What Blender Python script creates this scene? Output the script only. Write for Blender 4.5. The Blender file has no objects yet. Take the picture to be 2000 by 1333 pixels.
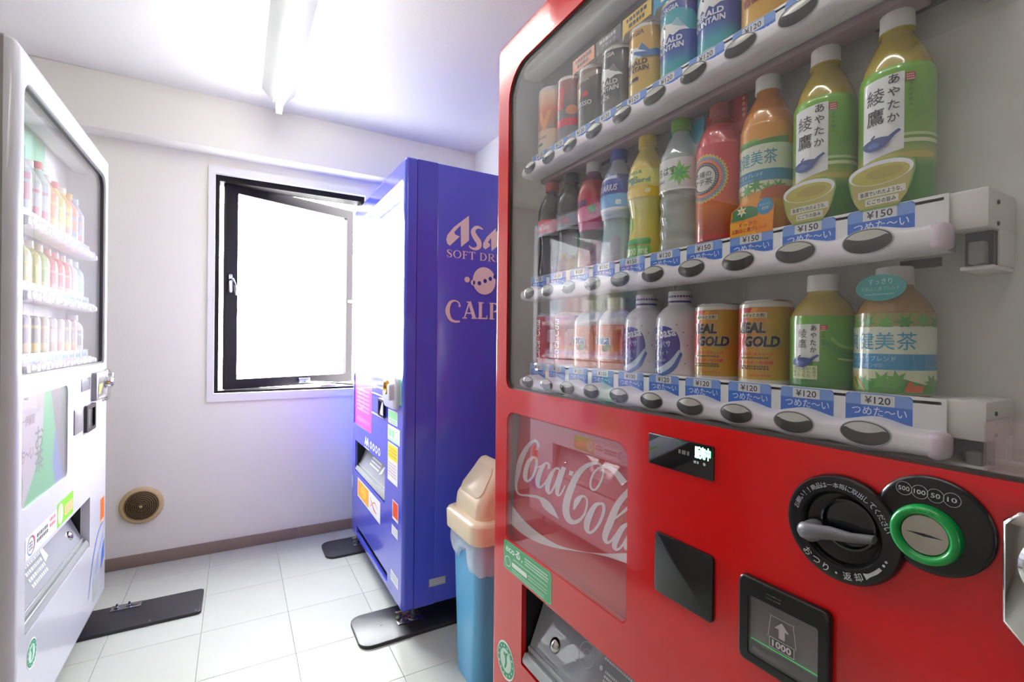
import bpy, bmesh, math, json
import numpy as np
from mathutils import Vector, Matrix

# ------------------------------------------------------------------ camera, sky, exposure
SC = bpy.context.scene
COL = SC.collection
YAW, PITCH, ROLL, FPX, EYE = 0.519488789, -0.00105815563, 0.0103428753, 937.792, 1.12
_f = Vector((math.sin(YAW) * math.cos(PITCH), math.cos(YAW) * math.cos(PITCH), math.sin(PITCH)))
_r = Vector((math.cos(YAW), -math.sin(YAW), 0))
_u = _r.cross(_f)
_r, _u = math.cos(ROLL) * _r + math.sin(ROLL) * _u, math.cos(ROLL) * _u - math.sin(ROLL) * _r
camd = bpy.data.cameras.new('camera')
camd.sensor_width = 36.0
camd.lens = FPX * 36.0 / 2000.0
camd.clip_start = 0.02
cam = bpy.data.objects.new('camera', camd)
COL.objects.link(cam)
cam.matrix_world = Matrix(((_r.x, _u.x, -_f.x, 0), (_r.y, _u.y, -_f.y, 0), (_r.z, _u.z, -_f.z, EYE), (0, 0, 0, 1)))
SC.camera = cam

SKY = 11.5          # overcast white daylight outside the window
TUBE = 6.5         # fluorescent tube
world = bpy.data.worlds.new('overcast_sky')
SC.world = world
world.use_nodes = True
wn = world.node_tree.nodes
wn['Background'].inputs[0].default_value = (0.97, 0.98, 1.0, 1)
wn['Background'].inputs[1].default_value = SKY
vs = SC.view_settings
vs.view_transform = 'Standard'
vs.look = 'None'
vs.exposure = 2.02
vs.gamma = 1.0
vs.use_curve_mapping = False
SC.cycles.use_denoising = True
SC.cycles.max_bounces = 14
SC.cycles.diffuse_bounces = 6
SC.cycles.glossy_bounces = 6
SC.cycles.transparent_max_bounces = 24
SC.cycles.caustics_reflective = False
SC.cycles.caustics_refractive = False
SC.cycles.sample_clamp_indirect = 8.0
# daylight enters by the window only: a portal tells the sampler where that opening is
pl = bpy.data.lights.new('window_portal', 'AREA')
pl.shape = 'RECTANGLE'; pl.size = 0.84; pl.size_y = 1.16
pl.cycles.is_portal = True
plo = bpy.data.objects.new('window_portal', pl)
COL.objects.link(plo)
plo.location = (0.275, 3.42, 1.40)
plo.rotation_euler = (-math.pi / 2, 0, 0)

# ------------------------------------------------------------------ helpers
def s2l(c):
    c = c / 255.0
    return c / 12.92 if c <= 0.04045 else ((c + 0.055) / 1.055) ** 2.4
def rgb(r, g=None, b=None):
    if g is None:
        r, g, b = r
    return (s2l(r), s2l(g), s2l(b), 1.0)

MATS = {}
def mat(name, col=(200, 200, 200), rough=0.5, metal=0.0, spec=0.5, coat=0.0, emit=0.0, noise=0.0, nscale=60.0,
        bump=0.0, bscale=200.0, attr=False, rand=0.0, stretch=None):
    if name in MATS:
        return MATS[name]
    m = bpy.data.materials.new(name)
    m.use_nodes = True
    nt = m.node_tree
    p = nt.nodes['Principled BSDF']
    p.inputs['Roughness'].default_value = rough
    p.inputs['Metallic'].default_value = metal
    p.inputs['Specular IOR Level'].default_value = spec
    p.inputs['Coat Weight'].default_value = coat
    p.inputs['Coat Roughness'].default_value = 0.04
    base = rgb(col)
    src = None
    if attr:
        a = nt.nodes.new('ShaderNodeAttribute'); a.attribute_name = 'Col'
        src = a.outputs['Color']
    tc = nt.nodes.new('ShaderNodeTexCoord')
    vec = tc.outputs['Object']
    if stretch:
        mp = nt.nodes.new('ShaderNodeMapping')
        mp.inputs['Scale'].default_value = stretch
        nt.links.new(vec, mp.inputs['Vector']); vec = mp.outputs['Vector']
    n1 = nt.nodes.new('ShaderNodeTexNoise')
    n1.inputs['Scale'].default_value = nscale
    n1.inputs['Detail'].default_value = 3.0
    nt.links.new(vec, n1.inputs['Vector'])
    amt = noise if noise else 0.02
    mr = nt.nodes.new('ShaderNodeMapRange')
    mr.inputs['To Min'].default_value = 1.0 - amt
    mr.inputs['To Max'].default_value = 1.0 + amt
    nt.links.new(n1.outputs['Fac'], mr.inputs['Value'])
    fac = mr.outputs['Result']
    if rand:
        oi = nt.nodes.new('ShaderNodeObjectInfo')
        r2 = nt.nodes.new('ShaderNodeMapRange')
        r2.inputs['To Min'].default_value = 1.0 - rand
        r2.inputs['To Max'].default_value = 1.0 + rand
        nt.links.new(oi.outputs['Random'], r2.inputs['Value'])
        mm = nt.nodes.new('ShaderNodeMath'); mm.operation = 'MULTIPLY'
        nt.links.new(fac, mm.inputs[0]); nt.links.new(r2.outputs['Result'], mm.inputs[1])
        fac = mm.outputs[0]
    vm = nt.nodes.new('ShaderNodeVectorMath'); vm.operation = 'SCALE'
    if src is None:
        vm.inputs[0].default_value = base[:3]
    else:
        nt.links.new(src, vm.inputs[0])
    nt.links.new(fac, vm.inputs['Scale'])
    nt.links.new(vm.outputs[0], p.inputs['Base Color'])
    if bump:
        n2 = nt.nodes.new('ShaderNodeTexNoise')
        n2.inputs['Scale'].default_value = bscale
        n2.inputs['Detail'].default_value = 4.0
        nt.links.new(vec, n2.inputs['Vector'])
        b = nt.nodes.new('ShaderNodeBump')
        b.inputs['Strength'].default_value = bump
        b.inputs['Distance'].default_value = 0.002
        nt.links.new(n2.outputs['Fac'], b.inputs['Height'])
        nt.links.new(b.outputs['Normal'], p.inputs['Normal'])
    if emit:
        p.inputs['Emission Color'].default_value = base
        p.inputs['Emission Strength'].default_value = emit
    MATS[name] = m
    return m

def clear(name, tint=(255, 255, 255), f0=0.04, body=0.0, bodycol=(220, 225, 230), rough=0.0):
    """thin clear sheet: straight-through light plus a Fresnel reflection; body = share of milky plastic"""
    if name in MATS:
        return MATS[name]
    m = bpy.data.materials.new(name); m.use_nodes = True
    nt = m.node_tree; N = nt.nodes; L = nt.links
    N.remove(N['Principled BSDF'])
    out = N['Material Output']
    tr = N.new('ShaderNodeBsdfTransparent'); tr.inputs[0].default_value = rgb(tint)
    gl = N.new('ShaderNodeBsdfGlossy'); gl.inputs['Roughness'].default_value = rough
    gl.inputs[0].default_value = (1, 1, 1, 1)
    lw = N.new('ShaderNodeLayerWeight'); lw.inputs['Blend'].default_value = 0.5
    pw = N.new('ShaderNodeMath'); pw.operation = 'POWER'; pw.inputs[1].default_value = 5.0
    L.new(lw.outputs['Facing'], pw.inputs[0])
    ma = N.new('ShaderNodeMath'); ma.operation = 'MULTIPLY_ADD'
    ma.inputs[1].default_value = 1.0 - f0; ma.inputs[2].default_value = f0
    L.new(pw.outputs[0], ma.inputs[0])
    a = tr.outputs[0]
    if body:
        di = N.new('ShaderNodeBsdfDiffuse'); di.inputs[0].default_value = rgb(bodycol)
        mb = N.new('ShaderNodeMixShader'); mb.inputs[0].default_value = body
        L.new(a, mb.inputs[1]); L.new(di.outputs[0], mb.inputs[2]); a = mb.outputs[0]
    mx = N.new('ShaderNodeMixShader')
    L.new(ma.outputs[0], mx.inputs[0]); L.new(a, mx.inputs[1]); L.new(gl.outputs[0], mx.inputs[2])
    L.new(mx.outputs[0], out.inputs[0])
    MATS[name] = m
    return m

class MB:
    """collects vertices and faces; optional colour per face"""
    def __init__(s):
        s.v = []; s.f = []; s.c = []
    def add(s, vs_, fs, col=None):
        o = len(s.v)
        s.v += [tuple(p) for p in vs_]
        s.f += [tuple(i + o for i in f) for f in fs]
        s.c += [col] * len(fs)
        return s
    def box(s, x0, x1, y0, y1, z0, z1, bev=0.0, seg=2, col=None):
        x0, x1 = min(x0, x1), max(x0, x1); y0, y1 = min(y0, y1), max(y0, y1); z0, z1 = min(z0, z1), max(z0, z1)
        bm = bmesh.new()
        bmesh.ops.create_cube(bm, size=1.0)
        for v in bm.verts:
            v.co = Vector(((x0 + x1) / 2 + v.co.x * (x1 - x0), (y0 + y1) / 2 + v.co.y * (y1 - y0), (z0 + z1) / 2 + v.co.z * (z1 - z0)))
        if bev:
            bev = min(bev, 0.49 * min(x1 - x0, y1 - y0, z1 - z0))
            bmesh.ops.bevel(bm, geom=list(bm.edges), offset=bev, segments=seg, affect='EDGES', profile=0.5)
        bm.verts.index_update()
        s.add([v.co.copy() for v in bm.verts], [[v.index for v in f.verts] for f in bm.faces], col)
        bm.free()
        return s
    def fbox(s, F, a0, a1, b0, b1, c0, c1, bev=0.0, col=None):
        P, Q = F.pt(a0, b0, c0), F.pt(a1, b1, c1)
        return s.box(P[0], Q[0], P[1], Q[1], P[2], Q[2], bev, 2, col)
    def loops(s, rings, close=True, caps=(True, True), col=None):
        n = len(rings[0]); o = len(s.v)
        for r_ in rings:
            s.v += [tuple(p) for p in r_]
        k = n if close else n - 1
        fs = []
        for i in range(len(rings) - 1):
            for j in range(k):
                j2 = (j + 1) % n
                fs.append((o + i * n + j, o + i * n + j2, o + (i + 1) * n + j2, o + (i + 1) * n + j))
        if close and caps[0]:
            fs.append(tuple(o + j for j in reversed(range(n))))
        if close and caps[1]:
            fs.append(tuple(o + (len(rings) - 1) * n + j for j in range(n)))
        s.f += fs; s.c += [col] * len(fs)
        return s
    def lathe(s, prof, seg=32, ctr=(0, 0, 0), F=None, caps=(True, True), col=None):
        rings = []
        for r_, z in prof:
            ring = []
            for j in range(seg):
                t = 2 * math.pi * j / seg
                if F is None:
                    ring.append((ctr[0] + r_ * math.cos(t), ctr[1] + r_ * math.sin(t), ctr[2] + z))
                else:
                    ring.append(F.pt(ctr[0] + r_ * math.cos(t), ctr[1] + r_ * math.sin(t), ctr[2] + z))
            rings.append(ring)
        return s.loops(rings, True, caps, col)
    def tube(s, path, rad, seg=8, col=None):
        path = [Vector(p) for p in path]
        rings = []
        up = Vector((0.13, 0.21, 0.97))
        for i, p in enumerate(path):
            t = (path[min(i + 1, len(path) - 1)] - path[max(i - 1, 0)]).normalized()
            a = t.cross(up)
            if a.length < 1e-4:
                a = t.cross(Vector((1, 0, 0)))
            a.normalize(); b = t.cross(a)
            rr_ = rad[i] if isinstance(rad, (list, tuple)) else rad
            rings.append([p + (a * math.cos(2 * math.pi * j / seg) + b * math.sin(2 * math.pi * j / seg)) * rr_ for j in range(seg)])
        return s.loops(rings, True, (True, True), col)
    def prism(s, F, poly, c0, c1, edge=0.0, col=None):
        if not edge:
            return s.loops([[F.pt(a, b, c0) for a, b in poly], [F.pt(a, b, c1) for a, b in poly]], col=col)
        cx = sum(p[0] for p in poly) / len(poly); cy = sum(p[1] for p in poly) / len(poly)
        def ins(d):
            o = []
            for a, b in poly:
                l = math.hypot(a - cx, b - cy) or 1
                o.append((a - (a - cx) / l * d, b - (b - cy) / l * d))
            return o
        sg = 1 if c1 > c0 else -1
        return s.loops([[F.pt(a, b, c0) for a, b in poly], [F.pt(a, b, c1 - sg * edge) for a, b in poly],
                        [F.pt(a, b, c1 - sg * edge * 0.3) for a, b in ins(edge * 0.3)],
                        [F.pt(a, b, c1) for a, b in ins(edge)]], col=col)

class Frame:
    def __init__(s, o, right, up, out):
        s.o = Vector(o); s.r = Vector(right); s.u = Vector(up); s.n = Vector(out)
    def pt(s, a, b, c=0.0):
        return tuple(s.o + s.r * a + s.u * b + s.n * c)
    def at(s, a, b, c=0.0):
        return Frame(s.pt(a, b, c), s.r, s.u, s.n)
    def tilt(s, ang):        # lean the up axis outwards by ang
        c, q = math.cos(ang), math.sin(ang)
        return Frame(s.o, s.r, s.u * c + s.n * q, s.n * c - s.u * q)
    def spin(s, ang):
        c, q = math.cos(ang), math.sin(ang)
        return Frame(s.o, s.r * c + s.u * q, s.u * c - s.r * q, s.n)

def rrect(a0, a1, b0, b1, r, seg=5, r2=None):
    """rounded rectangle, counter-clockwise from bottom-left; r2 = radius of the two upper corners"""
    rt = r if r2 is None else r2
    pts = []
    for (cx, cy, t0, q) in ((a0 + r, b0 + r, math.pi, r), (a1 - r, b0 + r, 1.5 * math.pi, r), (a1 - rt, b1 - rt, 0, rt), (a0 + rt, b1 - rt, 0.5 * math.pi, rt)):
        for i in range(seg + 1):
            t = t0 + 0.5 * math.pi * i / seg
            pts.append((cx + q * math.cos(t), cy + q * math.sin(t)))
    return pts
def circ(cx, cy, rx, ry=None, seg=40, t0=0.0):
    ry = rx if ry is None else ry
    return [(cx + rx * math.cos(t0 + 2 * math.pi * i / seg), cy + ry * math.sin(t0 + 2 * math.pi * i / seg)) for i in range(seg)]

def plate(F, outer, holes, c0, c1, fillet=0.0, outer_gen=None):
    """flat panel with holes, front at c1, rounded outer edge"""
    mb = MB()
    bm = bmesh.new()
    loops_ = []
    front_outer = outer_gen(fillet) if (fillet and outer_gen) else outer
    for lp in [front_outer] + holes:
        vs_ = [bm.verts.new((a, b, 0)) for a, b in lp]
        for i in range(len(vs_)):
            bm.edges.new((vs_[i], vs_[(i + 1) % len(vs_)]))
    bmesh.ops.triangle_fill(bm, use_beauty=True, use_dissolve=False, edges=list(bm.edges), normal=(0, 0, 1))
    bm.verts.index_update()
    P = [(v.co.x, v.co.y) for v in bm.verts]
    T = [[v.index for v in f.verts] for f in bm.faces]
    bm.free()
    mb.add([F.pt(a, b, c1) for a, b in P], T)
    mb.add([F.pt(a, b, c0) for a, b in P], [t[::-1] for t in T])
    for h in holes:
        mb.loops([[F.pt(a, b, c1) for a, b in h], [F.pt(a, b, c0) for a, b in h]], True, (False, False))
    if fillet and outer_gen:
        rings = []
        for i in range(7):
            t = i / 6 * math.pi / 2
            rings.append([F.pt(a, b, c1 - fillet * (1 - math.cos(t))) for a, b in outer_gen(fillet * (1 - math.sin(t)))])
        rings.append([F.pt(a, b, c0) for a, b in outer])
        mb.loops(rings, True, (False, False))
    else:
        mb.loops([[F.pt(a, b, c1) for a, b in outer], [F.pt(a, b, c0) for a, b in outer]], True, (False, False))
    return mb

def wloc(o):
    v = Vector((0, 0, 0))
    while o is not None:
        v += o.location; o = o.parent
    return v

def mesh_of(name, mb, m, off=(0, 0, 0), smooth=True, ang=35.0, fix=True):
    me = bpy.data.meshes.new(name)
    ox, oy, oz = off
    me.from_pydata([(x - ox, y - oy, z - oz) for x, y, z in mb.v], [], mb.f)
    if any(c is not None for c in mb.c):
        at = me.color_attributes.new('Col', 'FLOAT_COLOR', 'CORNER')
        arr = np.ones((len(me.loops), 4), np.float32)
        i = 0
        for f, c in zip(mb.f, mb.c):
            n = len(f)
            if c is not None:
                arr[i:i + n] = rgb(c)
            i += n
        at.data.foreach_set('color', arr.ravel())
    if fix:
        bm = bmesh.new(); bm.from_mesh(me)
        bmesh.ops.recalc_face_normals(bm, faces=list(bm.faces))
        bm.to_mesh(me); bm.free()
    if smooth:
        me.polygons.foreach_set('use_smooth', [True] * len(me.polygons))
        me.set_sharp_from_angle(angle=math.radians(ang))
    if isinstance(m, str):
        m = MATS[m]
    me.materials.append(m)
    return me

def part(name, mb, m, parent=None, label=None, **kw):
    off = wloc(parent) if parent is not None else (0, 0, 0)
    o = bpy.data.objects.new(name, mesh_of(name, mb, m, off, **kw))
    COL.objects.link(o)
    o.parent = parent
    if label:
        o['label'] = label
    return o
def tag(o, label, cat, group=None):
    o['label'] = label; o['category'] = cat
    if group:
        o['group'] = group
    return o
def thing(name, label, cat, loc, group=None):
    o = bpy.data.objects.new(name, None)
    o.empty_display_size = 0.05
    COL.objects.link(o); o.location = loc
    return tag(o, label, cat, group)
def solo(name, mb, m, label, cat, loc, group=None, **kw):
    o = bpy.data.objects.new(name, mesh_of(name, mb, m, loc, **kw))
    COL.objects.link(o); o.location = loc
    return tag(o, label, cat, group)
def struct(name, mb, m, parent=None, **kw):
    o = part(name, mb, m, parent, **kw)
    if parent is None:
        o['kind'] = 'structure'
    return o

# ------------------------------------------------------------------ flat print: text, shapes, strokes
TXT = {}
def text2d(s, bold=0.0, shear=0.0, res=2):
    key = (s, bold, shear, res)
    if key not in TXT:
        c = bpy.data.curves.new('glyphs', 'FONT')
        c.body = s; c.size = 1.0; c.offset = bold; c.shear = shear; c.resolution_u = res
        o = bpy.data.objects.new('glyphs', c)
        COL.objects.link(o)
        bpy.context.view_layer.update()
        dg = bpy.context.evaluated_depsgraph_get()
        ev = o.evaluated_get(dg)
        me = ev.to_mesh()
        V = np.array([(v.co.x, v.co.y) for v in me.vertices], float)
        Fs = [tuple(p.vertices) for p in me.polygons]
        ev.to_mesh_clear()
        bpy.data.objects.remove(o); bpy.data.curves.remove(c)
        if len(V):
            V -= V.min(0)
        TXT[key] = (V, Fs)
    return TXT[key]

def crom(P, n=5):
    P = np.array(P, float)
    Q = np.vstack([2 * P[0] - P[1], P, 2 * P[-1] - P[-2]])
    out = []
    for i in range(1, len(Q) - 2):
        a, b, c, d = Q[i - 1:i + 3]
        for k in range(n):
            t = k / n
            out.append(.5 * (2 * b + (c - a) * t + (2 * a - 5 * b + 4 * c - d) * t * t + (3 * b - a - 3 * c + d) * t ** 3))
    out.append(P[-1])
    return np.array(out)

class Print:
    """2-D artwork in metres: (verts, faces, colour, layer)"""
    def __init__(s):
        s.items = []; s.n = 0
    def _add(s, V, Fs, col):
        s.n += 1
        s.items.append((np.array(V, float), Fs, col, s.n))
        return s
    def poly(s, pts, col):
        return s._add(pts, [tuple(range(len(pts)))], col)
    def rect(s, x0, x1, y0, y1, col, r=0.0):
        if r:
            return s.poly(rrect(x0, x1, y0, y1, r, 3), col)
        return s.poly([(x0, y0), (x1, y0), (x1, y1), (x0, y1)], col)
    def ell(s, cx, cy, rx, ry, col, seg=28, rot=0.0):
        c, q = math.cos(rot), math.sin(rot)
        P = [(cx + x * c - y * q, cy + x * q + y * c) for x, y in circ(0, 0, rx, ry, seg)]
        return s.poly(P, col)
    def ring(s, cx, cy, r0, r1, col, seg=36, ry=1.0):
        A = circ(cx, cy, r0, r0 * ry, seg); B = circ(cx, cy, r1, r1 * ry, seg)
        return s._add(A + B, [(i, (i + 1) % seg, seg + (i + 1) % seg, seg + i) for i in range(seg)], col)
    def star(s, cx, cy, r0, r1, n, col, rot=0.0):
        P = []
        for i in range(2 * n):
            r_ = r1 if i % 2 == 0 else r0
            t = rot + math.pi * i / n
            P.append((cx + r_ * math.sin(t), cy + r_ * math.cos(t)))
        return s.poly(P, col)
    def text(s, t, cx, cy, w, h, col, bold=0.0, shear=0.0, rot=0.0, res=2, keep=False):
        V, Fs = text2d(t, 0.0, shear, res)
        if not len(V):
            return s
        sh = [(0.0, 0.0)]
        if bold:          # heavier face: copies nudged apart
            sh = [(-bold * .8, -bold * .8), (bold * .8, -bold * .8), (-bold * .8, bold * .8), (bold * .8, bold * .8)]
        d = V.max(0) + 2 * abs(sh[0][0])
        k = np.array([w / d[0], h / max(d[1], 1e-6)])
        if keep:
            k[:] = min(k)
        c, q = math.cos(rot), math.sin(rot)
        for i, o in enumerate(sh):
            P = (V - V.max(0) / 2 + np.array(o)) * k
            P = np.c_[P[:, 0] * c - P[:, 1] * q + cx, P[:, 0] * q + P[:, 1] * c + cy]
            s.n += 1 if i == 0 else .3
            s.items.append((P, Fs, col, s.n))
        return s
    def vtext(s, t, cx, top, size, step, col, bold=0.0):
        n0 = s.n
        for i, ch in enumerate(t):
            s.n = n0
            s.text(ch, cx, top - step * i - size / 2, size, size, col, bold, keep=True)
        return s
    def stroke(s, pts, col, n=5, wmul=1.0):
        S = crom(pts, n)
        xy = S[:, :2]; w = np.maximum(S[:, 2] * wmul, 1e-5)
        t = np.gradient(xy, axis=0); t /= np.linalg.norm(t, axis=1)[:, None] + 1e-12
        nn = np.c_[-t[:, 1], t[:, 0]]
        return s.ribbon(xy + nn * w[:, None] / 2, xy - nn * w[:, None] / 2, col)
    def ribbon(s, A, B, col):
        n = len(A)
        return s._add(np.vstack([A, B]), [(i, i + 1, n + i + 1, n + i) for i in range(n - 1)], col)
    def xf(s, fn):
        s.items = [(np.array([fn(*p) for p in V]), Fs, c, l) for V, Fs, c, l in s.items]
        return s
    def merge(s, o, dx=0, dy=0, k=1.0):
        for V, Fs, c, l in o.items:
            s.n += 1
            s.items.append((V * k + np.array((dx, dy)), Fs, c, s.n))
        return s
    def flat(s, F, c0=0.0004, step=0.00005):
        mb = MB()
        for V, Fs, col, l in s.items:
            mb.add([F.pt(a, b, c0 + step * l) for a, b in V], Fs, col)
        return mb
    def wrap(s, rfun, R, c0=0.0005, step=0.00007, maxe=0.0035):
        """bend onto a bottle: u = arc length at radius R, front faces -X, +u towards the viewer's right (-Y)"""
        mb = MB()
        for V, Fs, col, l in s.items:
            ext = np.ptp(V[:, 0]) if len(V) else 0
            if ext > maxe:
                bm = bmesh.new()
                bv = [bm.verts.new((a, b, 0)) for a, b in V]
                for f in Fs:
                    try:
                        bm.faces.new([bv[i] for i in f])
                    except ValueError:
                        pass
                bmesh.ops.triangulate(bm, faces=list(bm.faces))
                for _ in range(5):
                    es = [e for e in bm.edges if abs(e.verts[0].co.x - e.verts[1].co.x) > maxe]
                    if not es:
                        break
                    bmesh.ops.subdivide_edges(bm, edges=es, cuts=1)
                    bmesh.ops.triangulate(bm, faces=list(bm.faces))
                bm.verts.index_update()
                V2 = [(v.co.x, v.co.y) for v in bm.verts]
                F2 = [[v.index for v in f.verts] for f in bm.faces]
                bm.free()
            else:
                V2, F2 = V, Fs
            out = []
            for a, b in V2:
                r_ = rfun(b) + c0 + step * l
                t = a / R
                out.append((-r_ * math.cos(t), -r_ * math.sin(t), b))
            mb.add(out, F2, col)
        return mb

PM = dict(smooth=False, fix=False)
plo.location = (0.275, 3.075, 1.40)

# ------------------------------------------------------------------ materials
mat('wallpaper', (240, 238, 232), 0.85, noise=0.015, nscale=30, bump=0.25, bscale=90, stretch=(6, 6, 0.5))
mat('ceiling_paint', (236, 236, 235), 0.9, noise=0.012, nscale=14, bump=0.3, bscale=160)
mat('vinyl_tile', (190, 196, 186), 0.30, noise=0.05, nscale=9, rand=0.02, bump=0.04, bscale=30)
mat('joint', (158, 160, 152), 0.8)
mat('skirting', (146, 128, 116), 0.5, noise=0.06, nscale=20)
mat('casing_white', (236, 236, 238), 0.4)
mat('bronze', (26, 23, 27), 0.5, spec=0.15, noise=0.05)
mat('steel', (178, 180, 184), 0.22, metal=1.0, noise=0.03)
mat('chrome', (205, 204, 200), 0.10, metal=1.0)
mat('lamp_white', (198, 201, 202), 0.4)
mat('tube_glow', (255, 253, 246), 0.3, emit=TUBE)
mat('beige', (206, 184, 138), 0.45, noise=0.04)
mat('vent_dark', (92, 72, 52), 0.6)
mat('vent_ring', (138, 116, 86), 0.35, metal=0.3)
mat('red_paint', (214, 8, 14), 0.16, coat=0.5, spec=0.5)
mat('blue_paint', (80, 90, 222), 0.17, coat=0.5)
mat('white_paint', (208, 211, 219), 0.22, coat=0.3)
mat('grey_side', (150, 146, 142), 0.4)
mat('inner_grey', (214, 215, 211), 0.55, noise=0.02, nscale=8)
mat('inner_white', (226, 228, 230), 0.5)
mat('rail_white', (236, 232, 240), 0.28)
mat('rail_cap', (222, 206, 222), 0.3)
mat('strip_white', (232, 234, 236), 0.4)
mat('bracket_white', (222, 221, 216), 0.4)
mat('bracket_dark', (58, 60, 58), 0.5)
mat('clip_smoke', (120, 124, 122), 0.2)
mat('black_plastic', (22, 22, 24), 0.22)
mat('black_gloss', (12, 14, 18), 0.06, coat=0.6)
mat('black_matt', (28, 28, 30), 0.5)
mat('rubber_plate', (44, 45, 49), 0.38, noise=0.06, nscale=40)
mat('green_ring', (6, 158, 70), 0.25, coat=0.3)
mat('lever_grey', (112, 113, 118), 0.35)
mat('print', attr=True, rough=0.4)
mat('print_gloss', attr=True, rough=0.3, spec=0.5, coat=0.8)
mat('print_matt', attr=True, rough=0.75)
mat('btn', attr=True, rough=0.16)
mat('logo_red', (206, 16, 34), 0.35)
mat('logo_white', (244, 243, 244), 0.4)
mat('led_green', (110, 255, 190), 0.4, emit=4.0)
mat('case_light', (250, 252, 255), 0.4, emit=0.8)
mat('bin_blue', (98, 188, 240), 0.34, noise=0.04, nscale=6)
mat('bin_cream', (232, 216, 186), 0.36)
mat('pink', (226, 40, 150), 0.25)
clear('glass', f0=0.042)
clear('acrylic', tint=(255, 250, 250), f0=0.05, body=0.03)
clear('smoke_flap', tint=(196, 200, 204), f0=0.06, body=0.70, bodycol=(182, 186, 192))
clear('film', tint=(250, 252, 255), f0=0.06, body=0.48, bodycol=(240, 246, 252), rough=0.15)
clear('window_glass', f0=0.04)

# ------------------------------------------------------------------ the room
XL, XR, YR, YB, ZC = -1.24, 1.32, -3.40, 2.93, 2.32
floor = struct('floor', MB().box(XL - .12, XR + .12, YR - .12, YB + .12, -0.10, -0.004), 'joint')
TS = 0.30
xs = sorted({round(x, 4) for x in [XL] + [-0.41 + TS * k for k in range(-6, 9)] + [XR] if XL <= x <= XR})
ys = sorted({round(y, 4) for y in [YR] + [2.755 - TS * k for k in range(-3, 22)] + [YB] if YR <= y <= YB})
tile_mesh = {}
for i in range(len(xs) - 1):
    for j in range(len(ys) - 1):
        w, d = round(xs[i + 1] - xs[i], 3), round(ys[j + 1] - ys[j], 3)
        if w < 0.02 or d < 0.02:
            continue
        if (w, d) not in tile_mesh:
            g = 0.0005
            tile_mesh[(w, d)] = mesh_of('tile', MB().box(g, w - g, g, d - g, -0.004, 0.0, 0.0008, 1), 'vinyl_tile')
        t = bpy.data.objects.new('tile', tile_mesh[(w, d)])
        COL.objects.link(t); t.location = (xs[i], ys[j], 0); t.parent = floor
struct('ground', MB().box(-40, 40, YB + .13, 70, -3.6, -3.5), mat('paving', (150, 150, 146), .9, noise=.08, nscale=.5))     # unseen plane added below the window to cut upward light on the ceiling
struct('ceiling', MB().box(XL - .12, XR + .12, YR - .12, YB + .12, ZC, ZC + 0.1), 'ceiling_paint')
WX0, WX1, WZ0, WZ1 = -0.105, 0.655, 0.828, 1.972
FB = Frame((0, YB, 0), (1, 0, 0), (0, 0, 1), (0, -1, 0))
wb = plate(FB, [(XL - .12, 0), (XR + .12, 0), (XR + .12, ZC), (XL - .12, ZC)], [[(WX0, WZ0), (WX1, WZ0), (WX1, WZ1), (WX0, WZ1)]], -0.12, 0.0)
wall_back = struct('wall_back', wb, 'wallpaper', smooth=False)
struct('wall_right', MB().box(XR, XR + .12, YR - .12, YB, 0, ZC), 'wallpaper')
struct('wall_left', MB().box(XL - .12, XL, YR - .12, YB, 0, ZC), 'wallpaper')
struct('wall_rear', MB().box(XL, XR, YR - .12, YR, 0, ZC), mat('rear_plaster', (120, 116, 110), .85, noise=.03, nscale=12))
struct('trim_1', MB().box(XL, XR, 2.81, YB, 2.062, ZC, 0.006), 'wallpaper')            # beam across the top of the window wall
b0 = struct('baseboard_back', MB().box(XL, 0.30, YB - 0.008, YB, 0.0, 0.060, 0.002), 'skirting')
struct('baseboard_back.001', MB().box(0.302, XR, YB - 0.008, YB, 0.0, 0.060, 0.002), 'skirting')
# the entrance door in the rear wall, behind the camera
d1 = struct('door_1', MB().box(-0.40, 0.42, YR, YR + 0.035, 0.004, 2.02, 0.004), mat('door_brown', (96, 74, 58), .45))
part('door_handle', MB().tube([(-0.33, YR + .035, 1.0), (-0.33, YR + .085, 1.0), (-0.22, YR + .085, 1.0)], 0.009, 10), 'steel', d1)

# window: white casing, dark fixed frame, sash swung outwards
win = struct('window_1', plate(FB, rrect(WX0 - .03, WX1 + .03, WZ0 - .042, WZ1 + .04, .002, 1),
             [[(WX0, WZ0), (WX1, WZ0), (WX1, WZ1), (WX0, WZ1)]], -0.001, 0.012), 'casing_white', smooth=False)
ff = plate(Frame((0, 3.005, 0), (1, 0, 0), (0, 0, 1), (0, -1, 0)), [(WX0, WZ0), (WX1, WZ0), (WX1, WZ1), (WX0, WZ1)],
           [[(WX0 + .018, WZ0 + .012), (WX1 - .018, WZ0 + .012), (WX1 - .018, WZ1 - .030), (WX0 + .018, WZ1 - .030)]], -0.05, 0.055)
part('window_frame', ff, 'bronze', win, smooth=False)
th = math.radians(22.0)
FS = Frame((-0.062, 2.985, 0), (math.cos(th), math.sin(th), 0), (0, 0, 1), (math.sin(th), -math.cos(th), 0))
SW, SZ0, SZ1 = 0.765, 0.842, 1.955
PX0, PX1, PZ0, PZ1 = 0.058, SW - 0.045, SZ0 + 0.052, SZ1 - 0.055
sash = part('window_sash', plate(FS, [(0, SZ0), (SW, SZ0), (SW, SZ1), (0, SZ1)], [[(PX0, PZ0), (PX1, PZ0), (PX1, PZ1), (PX0, PZ1)]], -0.017, 0.017), 'bronze', win, smooth=False)
gp = MB(); gp.loops([[FS.pt(a, b, -0.002) for a, b in rrect(PX0 - .004, PX1 + .004, PZ0 - .004, PZ1 + .004, .001, 1)],
                     [FS.pt(a, b, 0.002) for a, b in rrect(PX0 - .004, PX1 + .004, PZ0 - .004, PZ1 + .004, .001, 1)]])
part('pane', gp, 'window_glass', sash, smooth=False)
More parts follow.
